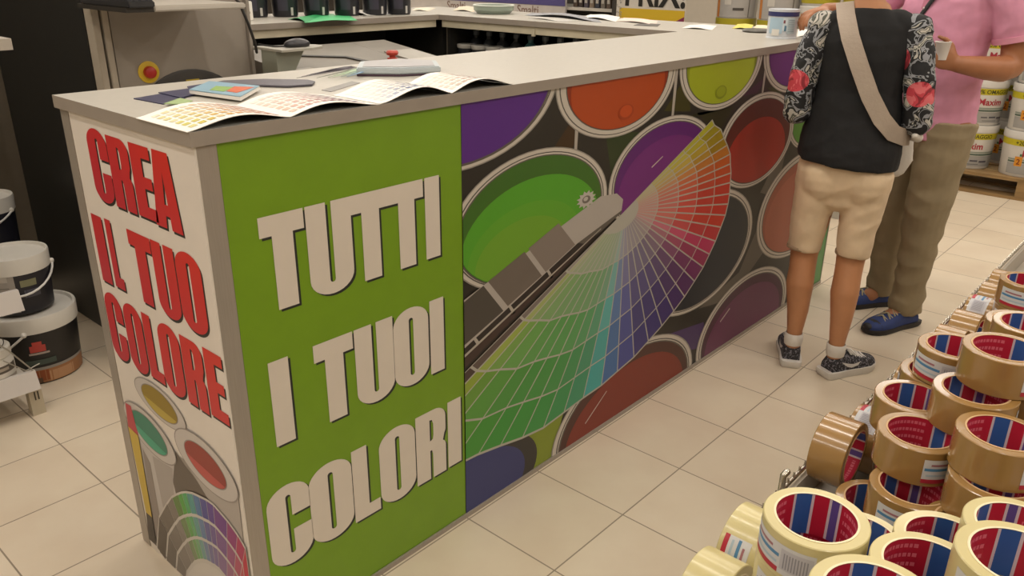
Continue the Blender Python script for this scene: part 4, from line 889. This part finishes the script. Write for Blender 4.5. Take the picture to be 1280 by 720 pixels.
MB().box((-.307, -1.55, .06), (-.30, -.95, ZB + .006)).build('side_panel', bw, bn); MB().box((2.75, -1.55, .06), (2.757, -.95, ZB + .02)).build('side_panel', bw, bn)
MB().box((-.25, -1.5, 0), (2.7, -1.0, .06)).build('plinth', mgd, bn)
MB().tube([(-.30, -.949, ZB + .014), (2.75, -.949, ZB + .014)], .0035, 8).build('rim_rail', steel, bn, smooth=60)
z_ = MB(); n = 150
for i in range(n):
    x = -.25 + 3.0 * i / n; z_.tube([(x, -.949, ZB + .014), (x + .004, -.948, ZB + .022), (x + .008, -.949, ZB + .014)], .0016, 5, rnd=False)
z_.build('rim_teeth', steel, bn)
MB().tube([(.33, -.949, ZB + .012), (.33, -.949, ZB + .040), (.337, -.951, ZB + .044)], .005, 8).build('rim_clip', steel, bn, smooth=60)
# rolls piled flat: (kind, x, y, top, turn, label)
pile = [
 ('brown', .384, -1.097, .850, 10, 'brown roll with white label, topmost behind the large clear roll'),
 ('brown', .333, -1.113, .7995, -45, 'brown tape roll with white label under the highest one behind the clear roll'),
 ('brown', .358, -1.190, .900, 25, 'brown tape roll, upper of the pair at the right edge above the clear rolls'),
 ('brown', .338, -1.197, .8495, 12, 'brown tape roll, lower of the pair at the right edge above the clear rolls'),
 ('brown', .497, -1.152, .950, 25, 'large brown tape roll on top of the heap at the right edge'),
 ('brown', .453, -1.137, .8995, 70, 'brown tape roll partly covered by the roll on top of the heap'),
 ('brown', .745, -1.142, .900, 30, 'brown tape roll just behind the top of the heap'),
 ('brown', .580, -1.080, .8990, -75, 'brown tape roll with pale label turned to the aisle, left of the heap top'),
 ('brown', .480, -1.060, .8490, 100, 'brown tape roll low between the aisle row and the heap'),
 ('brown', 1.115, -1.080, .8500, -60, 'brown tape roll farthest along the display with a grey label'),
 ('brown', .345, -1.072, .7490, 110, 'brown tape roll at the bottom beside the standing rolls'),
 ('brown', .300, -1.190, .7990, 150, 'brown tape roll low between the clear rolls and the right edge pair'),
 ('brown', .545, -1.205, .900, 90, 'brown tape roll at the frame edge behind the right edge pair'),
 ('brown', .88, -1.11, .850, 40, 'brown tape roll behind the heap, second from the farthest one'),
 ('clear', .050, -1.089, .900, -85, 'large clear tape roll nearest the aisle, standing on another'),
 ('clear', .053, -1.087, .8495, -60, 'clear tape roll directly under the large one nearest the aisle'),
 ('clear', .187, -1.100, .800, 60, 'clear tape roll peeking out behind the large clear one'),
 ('clear', .175, -1.186, .850, 100, 'clear tape roll in front of the brown pair, middle of the clear heap'),
 ('clear', .050, -1.196, .900, 20, 'clear tape roll with red core right of the large clear one'),
 ('clear', -.085, -1.186, .950, -40, 'clear tape roll cut by the bottom of the photo'),
 ('clear', .046, -1.262, .950, -65, 'clear tape roll in the bottom right corner, nearest the camera'),
 ('clear', .172, -1.246, .900, 140, 'clear tape roll behind the one in the bottom right corner'),
]
CORE = [-53, 25, -15, 0, -45, 20, 10, 15, 0, 30, 15, 0, 0, -20, 12, 60, -40, -12, -30, 5, -5, 40]
for k, (kd, x, y, zt, rz, lbl) in enumerate(pile): roll(kd, x, y, zt, rz, lbl, core=CORE[k])
def supports(kind, x, y, ztop, lbl):
    k = 0
    while ztop - TH_ > ZB + .02:
        ztop -= TH_ + .0004; roll(kind, x + random.uniform(-.002, .002), y + random.uniform(-.002, .002), ztop - .0003, random.uniform(0, 360), lbl, 'tape rolls buried in the heap')
for kd, x, y, zt in (('brown', .44, -1.165, .8490), ('brown', .345, -1.192, .7985 - .0), ('brown', .60, -1.15, .8990), ('brown', .745, -1.142, .900), ('brown', 1.115, -1.08, .850), ('brown', .88, -1.11, .85), ('brown', .545, -1.25, .900), ('brown', .585, -1.062, .8985)):
    supports(kd, x, y, zt, 'brown tape roll buried under other rolls in the heap')
for kd, x, y, zt in (('clear', .052, -1.085, .8490), ('clear', .175, -1.190, .850), ('clear', .050, -1.200, .900), ('clear', -.088, -1.190, .950), ('clear', .046, -1.31, .950), ('clear', .175, -1.295, .900)):
    supports(kd, x, y, zt, 'clear tape roll buried under other rolls in the heap')
# rolls standing on edge along the rim
ORD = ['first', 'second', 'third', 'fourth', 'fifth', 'sixth', 'seventh', 'eighth', 'ninth', 'tenth', 'eleventh']
for i in range(10):
    roll('brown', .425 + i * .1045, -.962 - random.uniform(0, .004) - (.012 if i else 0), ZB + RO - (.024 if i else -.002), 0, 'brown tape roll standing on edge along the rim, %s from the clear rolls' % ORD[i], 'tape rolls on edge along the rim', edge=(-60, 150, 140, -50, 160, -70, -40, 145, -60, -30)[i])
for i in range(2):
    roll('clear', .155 - i * .108, -.962 - .006 * i, ZB + RO - .012, 0, 'clear tape roll standing on edge along the rim, %s' % ['nearer the brown ones', 'at the bottom of the photo'][i], 'tape rolls on edge along the rim', edge=(60, 20)[i])
# ================================================================== people
skin_w = mat('skin_tan', '#b67f58', .5, var=.05, scale=20); skin_m = mat('skin_tan_man', '#a06a47', .5, var=.07, scale=20)
Lx = (0, 1, 0)
def limb(mb, pts, rad, n=14): mb.tube(pts, rad, n, side=Lx if abs((Vector(pts[-1]) - Vector(pts[0])).normalized().y) < .8 else (0, 0, 1))
def hand(mb, wrist, d, nrm, thumb, curl=22, s=1.0, r=.0088):
    """palm, four fingers of unequal length and a thumb; d = pointing direction, nrm = palm side, thumb = thumb side"""
    w = Vector(wrist); d = Vector(d).normalized(); nrm = Vector(nrm); nrm = (nrm - d * nrm.dot(d)).normalized(); th = d.cross(nrm)
    if th.dot(Vector(thumb)) < 0: th = -th
    def P(a, b_, c): return w + d * (a * s) + th * (b_ * s) + nrm * (c * s)
    mb.tube([P(-.03, 0, 0), P(.01, 0, 0), P(.045, .002, 0), P(.085, .002, 0)], [(.026 * s, .020 * s), (.029 * s, .018 * s), (.040 * s, .016 * s), (.040 * s, .012 * s)], 14, side=th)
    for off, ln, c0 in ((.030, .074, .8), (.010, .083, 1.0), (-.010, .077, 1.1), (-.029, .060, 1.25)):
        p = P(.080, off, .002); pts = [P(.055, off * .9, 0), p]; ang = 0
        for k, fr in enumerate((.45, .30, .25)):
            ang += math.radians(curl * c0 * (1, 1.3, 1.0)[k]); dv = d * math.cos(ang) + nrm * math.sin(ang) + th * (off * .9); p = p + dv.normalized() * (ln * fr * s); pts.append(p)
        mb.tube(pts, [r * s * 1.05, r * s * 1.05, r * s, r * s * .92, r * s * .78], 10)
    p0 = P(.020, .020, .004); p1 = P(.045, .050, .012); p2 = P(.070, .062, .020); p3 = P(.093, .062, .030)
    mb.tube([p0, p1, p2, p3], [.013 * s, .012 * s, .0098 * s, .008 * s], 10)
def head(mb, ctr, yaw=0, pitch=0, s=1.0):
    """skull, jaw, nose, lips, brow and ears; looks along +x"""
    R = Matrix.Rotation(yaw, 4, 'Z') @ Matrix.Rotation(pitch, 4, 'Y'); c = Vector(ctr)
    t = MB()
    t.ball((-.012, 0, .030), (.096, .075, .088), 22); t.ball((.012, 0, -.03), (.070, .060, .085), 20); t.ball((.045, 0, -.075), (.030, .036, .028), 14)
    t.tube([(.080, 0, .018), (.094, 0, -.006), (.103, 0, -.024), (.088, 0, -.034)], [.008, .010, .0125, .008], 10)
    for sy in (1, -1):
        t.ball((.088, .011 * sy, -.027), (.010, .008, .008), 8); t.ball((.074, .033 * sy, .022), (.014, .022, .008), 10); t.ball((.062, .040 * sy, -.025), (.022, .020, .022), 10)
        t.ball((-.008, .077 * sy, -.002), (.020, .009, .032), 12); t.ball((-.004, .078 * sy, -.026), (.012, .008, .012), 8)
    t.ball((.078, 0, -.052), (.012, .022, .0065), 10); t.ball((.076, 0, -.062), (.012, .019, .0075), 10)
    mb.add([tuple(c + (R @ Vector(v)) * s) for v in t.v], t.f)
    return lambda p: c + (R @ Vector(p)) * s
def eyes(hp, parent):
    e = MB(); q = MB()
    for sy in (1, -1): e.ball(tuple(hp((.0690, .031 * sy, .006))), .0112, 14); q.ball(tuple(hp((.0770, .031 * sy, .006))), (.0045, .0055, .0055), 10)
    o_ = e.build('eyes', mat('eye_white', '#b9aea2', .3), parent, smooth=60, local=True); q.build('pupils', mat('eye_dark', '#2c1c12', .3), o_, smooth=60, local=True)
def shoe(parent, heel, ang, upper_m, sole_m, name='shoe', ln=.25, wd_=.092, sole_h=.028, swoosh=None, lace=None, toe=None, hgt=.075):
    ca, sa = math.cos(ang), math.sin(ang)
    T_ = lambda p: (heel[0] + p[0] * ca - p[1] * sa, heel[1] + p[0] * sa + p[1] * ca, heel[2] + p[2])
    def put(m): m.v = [T_(p) for p in m.v]; return m
    prof = [(0, .030), (.012, .038), (.05, .040), (.10, .038), (.15, .044), (.19, .047), (.22, .040), (.242, .024), (.25, 0)]
    f = ln / .25; w = wd_ / .092
    ol = [(x * f, y * w) for x, y in prof] + [(x * f, -y * w) for x, y in prof[::-1][1:]]
    m = MB(); ins = [(ln / 2 + (x - ln / 2) * .93, y * .9) for x, y in ol]; n = len(ol)
    m.add([(x, y, 0) for x, y in ins] + [(x, y, sole_h * .45) for x, y in ol] + [(x, y, sole_h) for x, y in ol] + [(x, y, sole_h) for x, y in ins], [tuple(range(n))[::-1], tuple(range(3 * n, 4 * n))] + [(k * n + i, k * n + (i + 1) % n, (k + 1) * n + (i + 1) % n, (k + 1) * n + i) for k in range(3) for i in range(n)])
    u = MB(); z = sole_h - .004
    st = [(.020, .030, .044), (.045, .033, hgt), (.085, .034, hgt * .92), (.12, .037, .062), (.16, .042, .046), (.20, .042, .036), (.23, .030, .028), (.243, .016, .018)]
    rr = []; k = 16
    for x, a, h_ in st:
        rr.append([(x * f, a * w * math.cos(PI * i / (k - 1)) ** 1 if True else 0, z + (h_) * max(0, math.sin(PI * i / (k - 1))) ** .55) for i in range(k)])
    vs = [p for r_ in rr for p in r_]; fs = [(i * k + j, (i + 1) * k + j, (i + 1) * k + j + 1, i * k + j + 1) for i in range(len(rr) - 1) for j in range(k - 1)]
    fs += [tuple(range(k)), tuple(range((len(rr) - 1) * k, len(rr) * k))[::-1]]
    u.add(vs, fs)
    o_ = put(u).build(name, upper_m, parent, smooth=60, local=True)
    put(m).build('sole', sole_m, o_, smooth=50, local=True)
    if toe:
        q = MB(); q.tube([(.205 * f, 0, sole_h + .008), (.238 * f, 0, sole_h + .006)], [(.040 * w, .024), (.020 * w, .014)], 14, side=Lx); put(q).build('toe_cap', toe, o_, smooth=60, local=True)
    if lace:
        q = MB()
        for i in range(4):
            x = .105 + .022 * i; zt = z + (.071, .061, .052, .045)[i]
            q.tube([(x * f, -.024 * w, zt - .010), (x * f, 0, zt + .003), ((x + .012) * f, .024 * w, zt - .012)], .0035, 6); q.tube([(x * f, .024 * w, zt - .010), (x * f, 0, zt + .003), ((x + .012) * f, -.024 * w, zt - .012)], .0035, 6)
        q.tube([(.09 * f, 0, z + .078), (.10 * f, .022, z + .082), (.115 * f, .03, z + .066)], .0032, 6); q.tube([(.09 * f, 0, z + .078), (.10 * f, -.022, z + .082), (.115 * f, -.03, z + .066)], .0032, 6)
        put(q).build('laces', lace, o_, smooth=60, local=True)
    if swoosh:
        sw = [(.055, .040), (.085, .018), (.105, .012), (.13, .018), (.205, .044), (.14, .031), (.112, .026), (.09, .030)]
        for sy in (1, -1):
            q = MB(); pts = []
            for x, hz in sw:
                a = [s_ for s_ in st if s_[0] <= x][-1]; b_ = [s_ for s_ in st if s_[0] > x][0]; tt = (x - a[0]) / (b_[0] - a[0]); A = a[1] + (b_[1] - a[1]) * tt; Hh = a[2] + (b_[2] - a[2]) * tt
                hz = min(hz, Hh * .9); sn = (hz / Hh) ** (1 / .55); y = A * w * math.sqrt(max(0, 1 - sn * sn)); pts.append((x * f, sy * (y + .0018), z + hz))
            tri = tessellate_polygon([[Vector((p[0], p[2], 0)) for p in pts]])
            q.add(pts, [tuple(t_) for t_ in tri]); q.add([(p[0], p[1] - sy * .003, p[2]) for p in pts], [tuple(t_) for t_ in tri]); put(q).build('swoosh', swoosh, o_, local=True)
    return o_

# ---------------- woman seen from behind
WX, WY, WA = 2.16, -.335, math.radians(17)
wo = thing('person', 'person from behind in black vest, floral sleeves and beige knee shorts', 'person', (WX, WY, 0), rz=WA)
m = MB()
limb(m, [(0, 0, .76), (0, 0, .86), (0, 0, .95), (0, 0, 1.03), (.002, 0, 1.12), (.0, 0, 1.19), (-.004, 0, 1.245), (-.002, 0, 1.275)], [(.112, .085), (.128, .092), (.126, .086), (.114, .078), (.125, .088), (.140, .084), (.118, .062), (.065, .05)], 20)
m.tube([(-.004, .01, 1.25), (.008, .012, 1.31), (.022, .012, 1.37)], [.052, .046, .046], 14)
hpw = head(m, (.032, .012, 1.432), .12, .12, .95)
for sy, el, wr in ((1, (-.035, .182, .955), (.18, .13, 1.01)), (-1, (-.02, -.190, .945), (.16, -.155, .93))):
    limb(m, [(0, .135 * sy, 1.228), (-.02, .165 * sy, 1.13), (-.03, .176 * sy, 1.04), el], [.046, .043, .038, .034]); m.tube([el, tuple(Vector(el).lerp(Vector(wr), .4)), wr], [.036, .035, .024], 12)
    hand(m, wr, Vector(wr) - Vector(el) + Vector((0, -.05 * sy, .02)), (0, -sy, -.2), (0, 0, 1), 30, .92)
for hip, kn, cf, an in (((0, .072, .78), (.012, .092, .44), (-.012, .090, .335), (-.004, .083, .085)), ((0, -.072, .78), (.006, -.066, .44), (-.022, -.066, .325), (-.036, -.070, .085))):
    limb(m, [hip, tuple(Vector(hip).lerp(Vector(kn), .5)), kn, (cf[0] * .5 + kn[0] * .5, cf[1], .39), cf, (an[0] * .6 + cf[0] * .4, an[1], .22), (an[0], an[1], .13), an], [(.070, .085), (.066, .070), .049, .047, .0495, .038, .028, .03])
    m.tube([an, (an[0] + .07, an[1], .05)], [.03, .028], 10)
remeshed(m, 'body', skin_w, wo, .0065, 4)
eyes(hpw, wo)
h_ = MB(); h_.ball(tuple(hpw((-.022, 0, .042))), (.100, .082, .090), 24); h_.tube([tuple(hpw((-.075, 0, .03))), tuple(hpw((-.082, 0, -.03))), tuple(hpw((-.062, 0, -.075)))], [(.068, .03), (.06, .028), (.045, .02)], 14, side=Lx)
for sy in (1, -1): h_.tube([tuple(hpw((.03, .07 * sy, .05))), tuple(hpw((-.03, .078 * sy, .01))), tuple(hpw((-.055, .062 * sy, -.04)))], [.018, .022, .016], 10)
remeshed(h_, 'hair', mat('brown_hair', '#3a281c', .5, var=.25, scale=60, stretch=(1, 1, .15)), wo, .007, 3)
# vest
def vest_mat():
    return mat('black_vest_cloth', '#151517', .85, var=.15, scale=30, bump=.25, bscale=26)
m = MB()
m.tube([(0, 0, .788), (0, 0, .85), (0, 0, .95), (0, 0, 1.03), (.002, 0, 1.12), (.0, 0, 1.19), (-.004, 0, 1.235), (-.002, 0, 1.268), (0, 0, 1.284)], [(.166, .136), (.164, .132), (.150, .106), (.136, .092), (.140, .100), (.146, .096), (.134, .076), (.085, .060), (.062, .052)], 24, side=Lx, rnd=False)
m.v = [(x, y, z + (.08 * y if z < .82 else 0)) for x, y, z in m.v]
for sy in (1, -1): m.tube([(0, .08 * sy, 1.243), (0, .135 * sy, 1.222)], [(.048, .048), (.050, .042)], 14, side=(1, 0, 0))
remeshed(m, 'vest', vest_mat(), wo, .0065, 3, fold=(.0035, 6, 6, 16, 3.1))
def floral():
    m_ = bpy.data.materials.new('floral_sleeve_print'); m_.use_nodes = True; nt = m_.node_tree; b_ = nt.nodes['Principled BSDF']; tc = nt.nodes.new('ShaderNodeTexCoord')
    def ramp(src, stops, const=True):
        r = nt.nodes.new('ShaderNodeValToRGB'); r.color_ramp.interpolation = 'CONSTANT' if const else 'LINEAR'
        for k, (p, c) in enumerate(stops):
            e = r.color_ramp.elements[k] if k < 2 else r.color_ramp.elements.new(p)
            e.position = p; e.color = lin(c) + (1,)
        nt.links.new(src, r.inputs[0]); return r.outputs[0]
    nz = nt.nodes.new('ShaderNodeTexNoise'); nz.inputs['Scale'].default_value = 15; nz.inputs['Detail'].default_value = 2.5; nz.inputs['Distortion'].default_value = 1.6; nt.links.new(tc.outputs['Object'], nz.inputs['Vector'])
    leaves = ramp(nz.outputs['Fac'], [(0, '#17171a'), (.47, '#8d8f94'), (.53, '#1b1c1c'), (.58, '#b4b0a8'), (.63, '#54564c'), (.68, '#c4beb4')])
    mp = nt.nodes.new('ShaderNodeMapping'); mp.inputs['Location'].default_value = (.0, .035, .03); nt.links.new(tc.outputs['Object'], mp.inputs[0])
    vo = nt.nodes.new('ShaderNodeTexVoronoi'); vo.inputs['Scale'].default_value = 7.5; nt.links.new(mp.outputs[0], vo.inputs['Vector'])
    red = ramp(nz.outputs['Fac'], [(0, '#8c2a34'), (.42, '#c4404c'), (.52, '#d86a70')])
    lt = nt.nodes.new('ShaderNodeMath'); lt.operation = 'LESS_THAN'; lt.inputs[1].default_value = .30; nt.links.new(vo.outputs['Distance'], lt.inputs[0])
    mxn = nt.nodes.new('ShaderNodeMixRGB'); nt.links.new(lt.outputs[0], mxn.inputs[0]); nt.links.new(leaves, mxn.inputs[1]); nt.links.new(red, mxn.inputs[2]); nt.links.new(mxn.outputs[0], b_.inputs['Base Color'])
    b_.inputs['Roughness'].default_value = .75; return m_
flo = floral()
for sy, el, wr in ((1, (-.035, .182, .955), (.18, .13, 1.01)), (-1, (-.02, -.190, .945), (.16, -.155, .93))):
    m = MB(); limb(m, [(0, .128 * sy, 1.236), (-.015, .160 * sy, 1.16), (-.026, .174 * sy, 1.08), (el[0], el[1], el[2] + .02)], [(.044, .050), (.047, .052), (.048, .053), (.046, .05)], 16)
    m.tube([el, tuple(Vector(el).lerp(Vector(wr), .33))], [.049, .046], 14)
    m.ball((0, .136 * sy, 1.226), (.056, .056, .052), 16)
    remeshed(m, 'sleeve', flo, wo, .0055, 3, fold=(.003, 10, 10, 20, 1.7))['label'] = 'floral printed sleeve'
# shorts
beige = mat('beige_cotton', '#d8c0a0', .8, var=.06, scale=20, bump=.35, bscale=16)
m = MB()
limb(m, [(0, 0, .70), (0, 0, .75), (0, 0, .80), (0, 0, .835)], [(.13, .095), (.152, .110), (.154, .112), (.148, .105)], 22)
for hip, kn in (((0, .078, .76), (.004, .096, .462)), ((0, -.078, .76), (.0, -.069, .462))):
    m.tube([hip, tuple(Vector(hip).lerp(Vector(kn), .45)), kn], [(.080, .098), (.070, .078), (.057, .062)], 18, side=Lx, rnd=False)
m.ball((-.036, .066, .735), (.076, .076, .085), 16); m.ball((-.036, -.066, .735), (.076, .076, .085), 16)
so = remeshed(m, 'shorts', beige, wo, .0065, 3, fold=(.004, 7, 7, 13, 5.3))
m = MB()
for y in (.096, -.069): m.lathe([(.058, 0), (.0592, .001), (.0592, .012), (.058, .013)], (.003, y, .464), 28)
m.build('hems', mat('beige_seam', '#a38a70', .8), so, smooth=60, local=True)
# socks, shoes
sock = mat('white_sock', '#cfc8be', .85, bump=.2); wsole = mat('white_sole', '#d4cfc8', .5)
def shoe_print():
    m_ = mat('speckled_shoe_knit', '#3c3a40', .7); nt = m_.node_tree
    for n_ in nt.nodes:
        if n_.type == 'TEX_NOISE': n_.inputs['Scale'].default_value = 150
        if n_.type == 'VALTORGB':
            n_.color_ramp.interpolation = 'CONSTANT'; n_.color_ramp.elements[0].color = lin('#242328') + (1,); n_.color_ramp.elements[1].position = .55; n_.color_ramp.elements[1].color = lin('#77747c') + (1,)
    return m_
sp = shoe_print()
for an, ang in (((-.004, .083), math.radians(10)), ((-.036, -.070), math.radians(-42))):
    hx = an[0] - .048 * math.cos(ang); hy = an[1] - .048 * math.sin(ang)
    s_ = shoe(wo, (hx, hy, 0), ang, sp, wsole, ln=.245, swoosh=mat('white_swoosh', '#d0ccc8', .5), lace=mat('white_lace', '#d8d4ce', .6), sole_h=.030)
    MB().lathe([(.0315, .085), (.034, .10), (.0335, .128), (.030, .131)], (an[0], an[1], 0), 24).build('sock', sock, wo, smooth=60, local=True)
# bag on a broad strap
bag = thing('shoulder_bag', 'white shoulder bag with a broad beige strap across the black vest', 'bag', (WX, WY, 0), rz=WA)
m = MB(); sp_ = [(.085, .060, 1.20), (.06, .075, 1.255), (.0, .083, 1.297), (-.062, .070, 1.262), (-.093, .045, 1.20), (-.110, .005, 1.12), (-.112, -.040, 1.03), (-.108, -.085, .96), (-.085, -.125, .915), (-.035, -.160, .895), (.03, -.175, .885), (.09, -.16, .885)]
N = len(sp_); vs = []
for i, p in enumerate(sp_):
    t_ = (Vector(sp_[min(i + 1, N - 1)]) - Vector(sp_[max(i - 1, 0)])).normalized()
    ax = Vector((0, 0, (p[2] if p[2] < 1.15 else 1.15))); out = Vector((p[0], p[1] * .35, (p[2] - 1.15) * 1.2 if p[2] > 1.15 else 0)).normalized()
    sd = t_.cross(out).normalized() * .027; q = Vector(p) + out * .004
    vs += [q + sd, q - sd, q - sd + out * .004, q + sd + out * .004]
m.add(vs, [(i * 4 + a, i * 4 + (a + 1) % 4, (i + 1) * 4 + (a + 1) % 4, (i + 1) * 4 + a) for i in range(N - 1) for a in range(4)] + [(0, 1, 2, 3), tuple(range((N - 1) * 4, N * 4))[::-1]])
m.build('strap', mat('beige_strap', '#a8998a', .6, var=.05, bump=.15), bag, smooth=50, local=True)['label'] = 'broad beige strap'
m = MB(); m.tube([(.165, -.09, .90), (.175, -.09, .86), (.18, -.09, .78), (.175, -.09, .73)], [(.09, .02), (.11, .03), (.12, .034), (.10, .025)], 18, side=(0, 1, 0)); m.tube([(-.05, -.192, .905), (0, -.205, .892), (.07, -.195, .885), (.15, -.13, .885)], [.012, .017, .02, .02], 12)
remeshed(m, 'bag_body', mat('white_leather', '#cfc9c0', .5, bump=.1), bag, .006, 4)

# ---------------- man in pink, side-on, facing the counter
NX, NY, NA = 2.84, -.38, math.radians(155)
mn = thing('person', 'person in pink polo shirt and khaki trousers reaching toward the paint tin', 'person', (NX, NY, 0), rz=NA)
m = MB()
limb(m, [(-.02, 0, .82), (-.02, 0, .92), (-.01, 0, 1.02), (.0, 0, 1.12), (-.01, 0, 1.25), (-.02, 0, 1.36), (-.025, 0, 1.42), (-.015, 0, 1.45)], [(.15, .11), (.160, .115), (.155, .115), (.160, .120), (.175, .118), (.165, .10), (.13, .07), (.075, .06)], 20)
m.tube([(-.02, 0, 1.42), (0, 0, 1.49), (.015, 0, 1.54)], [.062, .056, .056], 14)
hpm = head(m, (.035, 0, 1.600), -.35, .18, 1.02)
LE, LW_ = (-.070, .258, 1.085), (.165, .215, 1.095); RE, RW_ = (.10, -.288, 1.230), (.357, -.250, 1.253)
limb(m, [(-.02, .185, 1.385), (-.045, .225, 1.29), (-.065, .25, 1.19), LE], [.058, .052, .047, .043]); m.tube([LE, (-.01, .262, 1.075), (.05, .25, 1.08), LW_], [.044, .046, .042, .029], 14)
hand(m, LW_, (1, -.25, .35), (.2, -1, .2), (0, 0, 1), 32, 1.0)
limb(m, [(-.02, -.185, 1.385), (.03, -.235, 1.33), (.08, -.275, 1.28), RE], [.056, .050, .046, .042]); m.tube([RE, (.18, -.284, 1.235), (.275, -.266, 1.244), RW_], [.043, .044, .036, .027], 14)
hand(m, RW_, (1, .05, -.12), (.1, .2, -1), (0, 1, 0), 24, 1.0)
LEGS = (((-.02, .09, .86), (.012, .095, .48), (.005, .085, .085)), ((-.03, -.09, .86), (-.035, -.108, .48), (-.09, -.127, .085)))
for hip, kn, an in LEGS:
    limb(m, [hip, tuple(Vector(hip).lerp(Vector(kn), .5)), kn, tuple(Vector(kn).lerp(Vector(an), .3)), an], [.088, .075, .055, .055, .036]); m.tube([an, (an[0] + .08, an[1], .05)], [.036, .032], 10)
remeshed(m, 'body', skin_m, mn, .0065, 4); eyes(hpm, mn)
h_ = MB(); h_.ball(tuple(hpm((-.022, 0, .046))), (.101, .083, .086), 24); h_.tube([tuple(hpm((-.078, 0, .03))), tuple(hpm((-.080, 0, -.035)))], [(.066, .026), (.05, .02)], 14, side=Lx)
remeshed(h_, 'hair', mat('grey_hair', '#5c554c', .55, var=.2, scale=60, stretch=(1, 1, .15)), mn, .007, 3)
pink = mat('pink_pique', '#d392ac', .85, var=.04, scale=30, bump=.3, bscale=14)
m = MB()
m.tube([(-.02, 0, .790), (-.02, 0, .87), (-.015, 0, .96), (-.005, 0, 1.05), (.0, 0, 1.13), (-.008, 0, 1.25), (-.02, 0, 1.36), (-.025, 0, 1.415), (-.018, 0, 1.445)], [(.172, .138), (.174, .136), (.172, .134), (.172, .136), (.174, .136), (.186, .132), (.182, .112), (.145, .082), (.088, .070)], 24, side=Lx, rnd=False)
def hemfix(v): return v
for sy, pts in ((1, [(-.02, .165, 1.375), (-.042, .222, 1.30), (-.062, .246, 1.215), (-.068, .252, 1.185)]), (-1, [(-.02, -.165, 1.375), (.03, -.235, 1.332), (.07, -.268, 1.29)])):
    m.tube(pts, [(.072, .072), (.070, .076), (.068, .080), (.068, .082)][:len(pts)], 18, side=(1, 0, 0), rnd=False)
for sy in (1, -1): m.ball((-.02, .182 * sy, 1.380), (.072, .074, .064), 18)
po = remeshed(m, 'polo_shirt', pink, mn, .0065, 3, fold=(.006, 5, 5, 12, 8.2))
m = MB(); m.tube([(-.024, -.06, 1.442), (.045, -.045, 1.438), (.062, 0, 1.418)], [(.006, .022)] * 3, 10); m.tube([(-.024, .06, 1.442), (.045, .045, 1.438), (.062, 0, 1.418)], [(.006, .022)] * 3, 10); m.tube([(-.024, .06, 1.442), (-.075, .03, 1.452), (-.075, -.03, 1.452), (-.024, -.06, 1.442)], [(.006, .022)] * 4, 10)
m.build('collar', pink, po, smooth=60, local=True)
m = MB(); m.tube([(.070, 0, 1.41), (.100, 0, 1.35), (.120, 0, 1.27)], [(.004, .016)] * 3, 10, side=(1, 0, 0)); m.build('placket', mat('pink_placket', '#cb8299', .85), po, smooth=60, local=True)
m = MB()
for p in ((.109, 0, 1.345), (.118, 0, 1.305), (.125, 0, 1.27)): m.ball(p, .005, 8)
m.build('buttons', mat('shirt_button', '#c8b4b4', .4), po, smooth=60, local=True)
m = MB(); m.tube([(.066, .02, 1.42), (.112, .055, 1.33), (.130, .085, 1.25), (.130, .115, 1.17), (.09, .165, 1.08), (.03, .182, 1.0), (-.05, .178, .95)], [(.0025, .009)] * 7, 8, side=(1, 0, 0)) if False else m.tube([(-.08, .09, 1.435), (-.02, .105, 1.452), (.07, .085, 1.40), (.118, .03, 1.31), (.135, -.03, 1.20), (.142, -.09, 1.10), (.10, -.155, 1.0)], [(.003, .009)] * 7, 8, side=(1, 0, 0))
m.build('strap', mat('black_strap', '#1d1a1c', .6), mn, smooth=60, local=True)
m = MB(); m.tube([(-.066, .250, 1.192), (-.070, .254, 1.172)], [(.0705, .0845), (.0705, .0845)], 24, side=(1, 0, 0), rnd=False); m.build('sleeve_rib', mat('pink_rib', '#da96ac', .85), po, smooth=40, local=True)
khaki = mat('khaki_cotton', '#8f8064', .85, var=.07, scale=18, bump=.4, bscale=13)
m = MB()
limb(m, [(-.02, 0, .78), (-.02, 0, .86), (-.02, 0, .94)], [(.155, .12), (.168, .126), (.164, .122)], 22)
for hip, kn, an in LEGS:
    m.tube([hip, tuple(Vector(hip).lerp(Vector(kn), .5)), kn, tuple(Vector(kn).lerp(Vector(an), .5)), (an[0] - .005, an[1], .062)], [(.094, .112), (.088, .100), (.078, .086), (.062, .074), (.056, .070)], 18, side=Lx, rnd=False)
    m.tube([(an[0], an[1], .115), (an[0] + .01, an[1], .095)], [(.060, .076), (.060, .076)], 16, side=Lx)
remeshed(m, 'trousers', khaki, mn, .0065, 3, fold=(.007, 6, 6, 11, 2.4))
blue_s = mat('blue_suede', '#26386e', .7, var=.12, scale=40); dk_sole = mat('dark_sole', '#232022', .6)
for an, ang in ((LEGS[0][2], math.radians(2)), (LEGS[1][2], math.radians(-12))):
    hx = an[0] - .075 * math.cos(ang); hy = an[1] - .075 * math.sin(ang)
    shoe(mn, (hx, hy, 0), ang, blue_s, dk_sole, ln=.295, wd_=.104, sole_h=.024, lace=mat('khaki_lace', '#a0977a', .7), toe=dk_sole, hgt=.085)
_R = Matrix.Rotation(NA, 4, 'Z'); q = _R @ Vector((.228, .198, 1.122)) + Vector((NX, NY, 0))
nt_ = thing('paper_cup', 'small white cup held by the pink shirted person', 'cup', q)
MB().lathe([(0, 0), (.020, 0), (.026, .058), (.0275, .060), (.025, .060), (.019, .003), (0, .003)], (q.x, q.y, q.z - .012), 24).build('cup_body', mat('white_cup', '#d4cec8', .5), nt_, smooth=40)
MB().lathe([(.0255, .058), (.0282, .060), (.0255, .062), (.0245, .060), (.0255, .058)], (q.x, q.y, q.z - .012), 24).build('rolled_lip', mat('white_cup', '#d4cec8', .5), nt_, smooth=40)
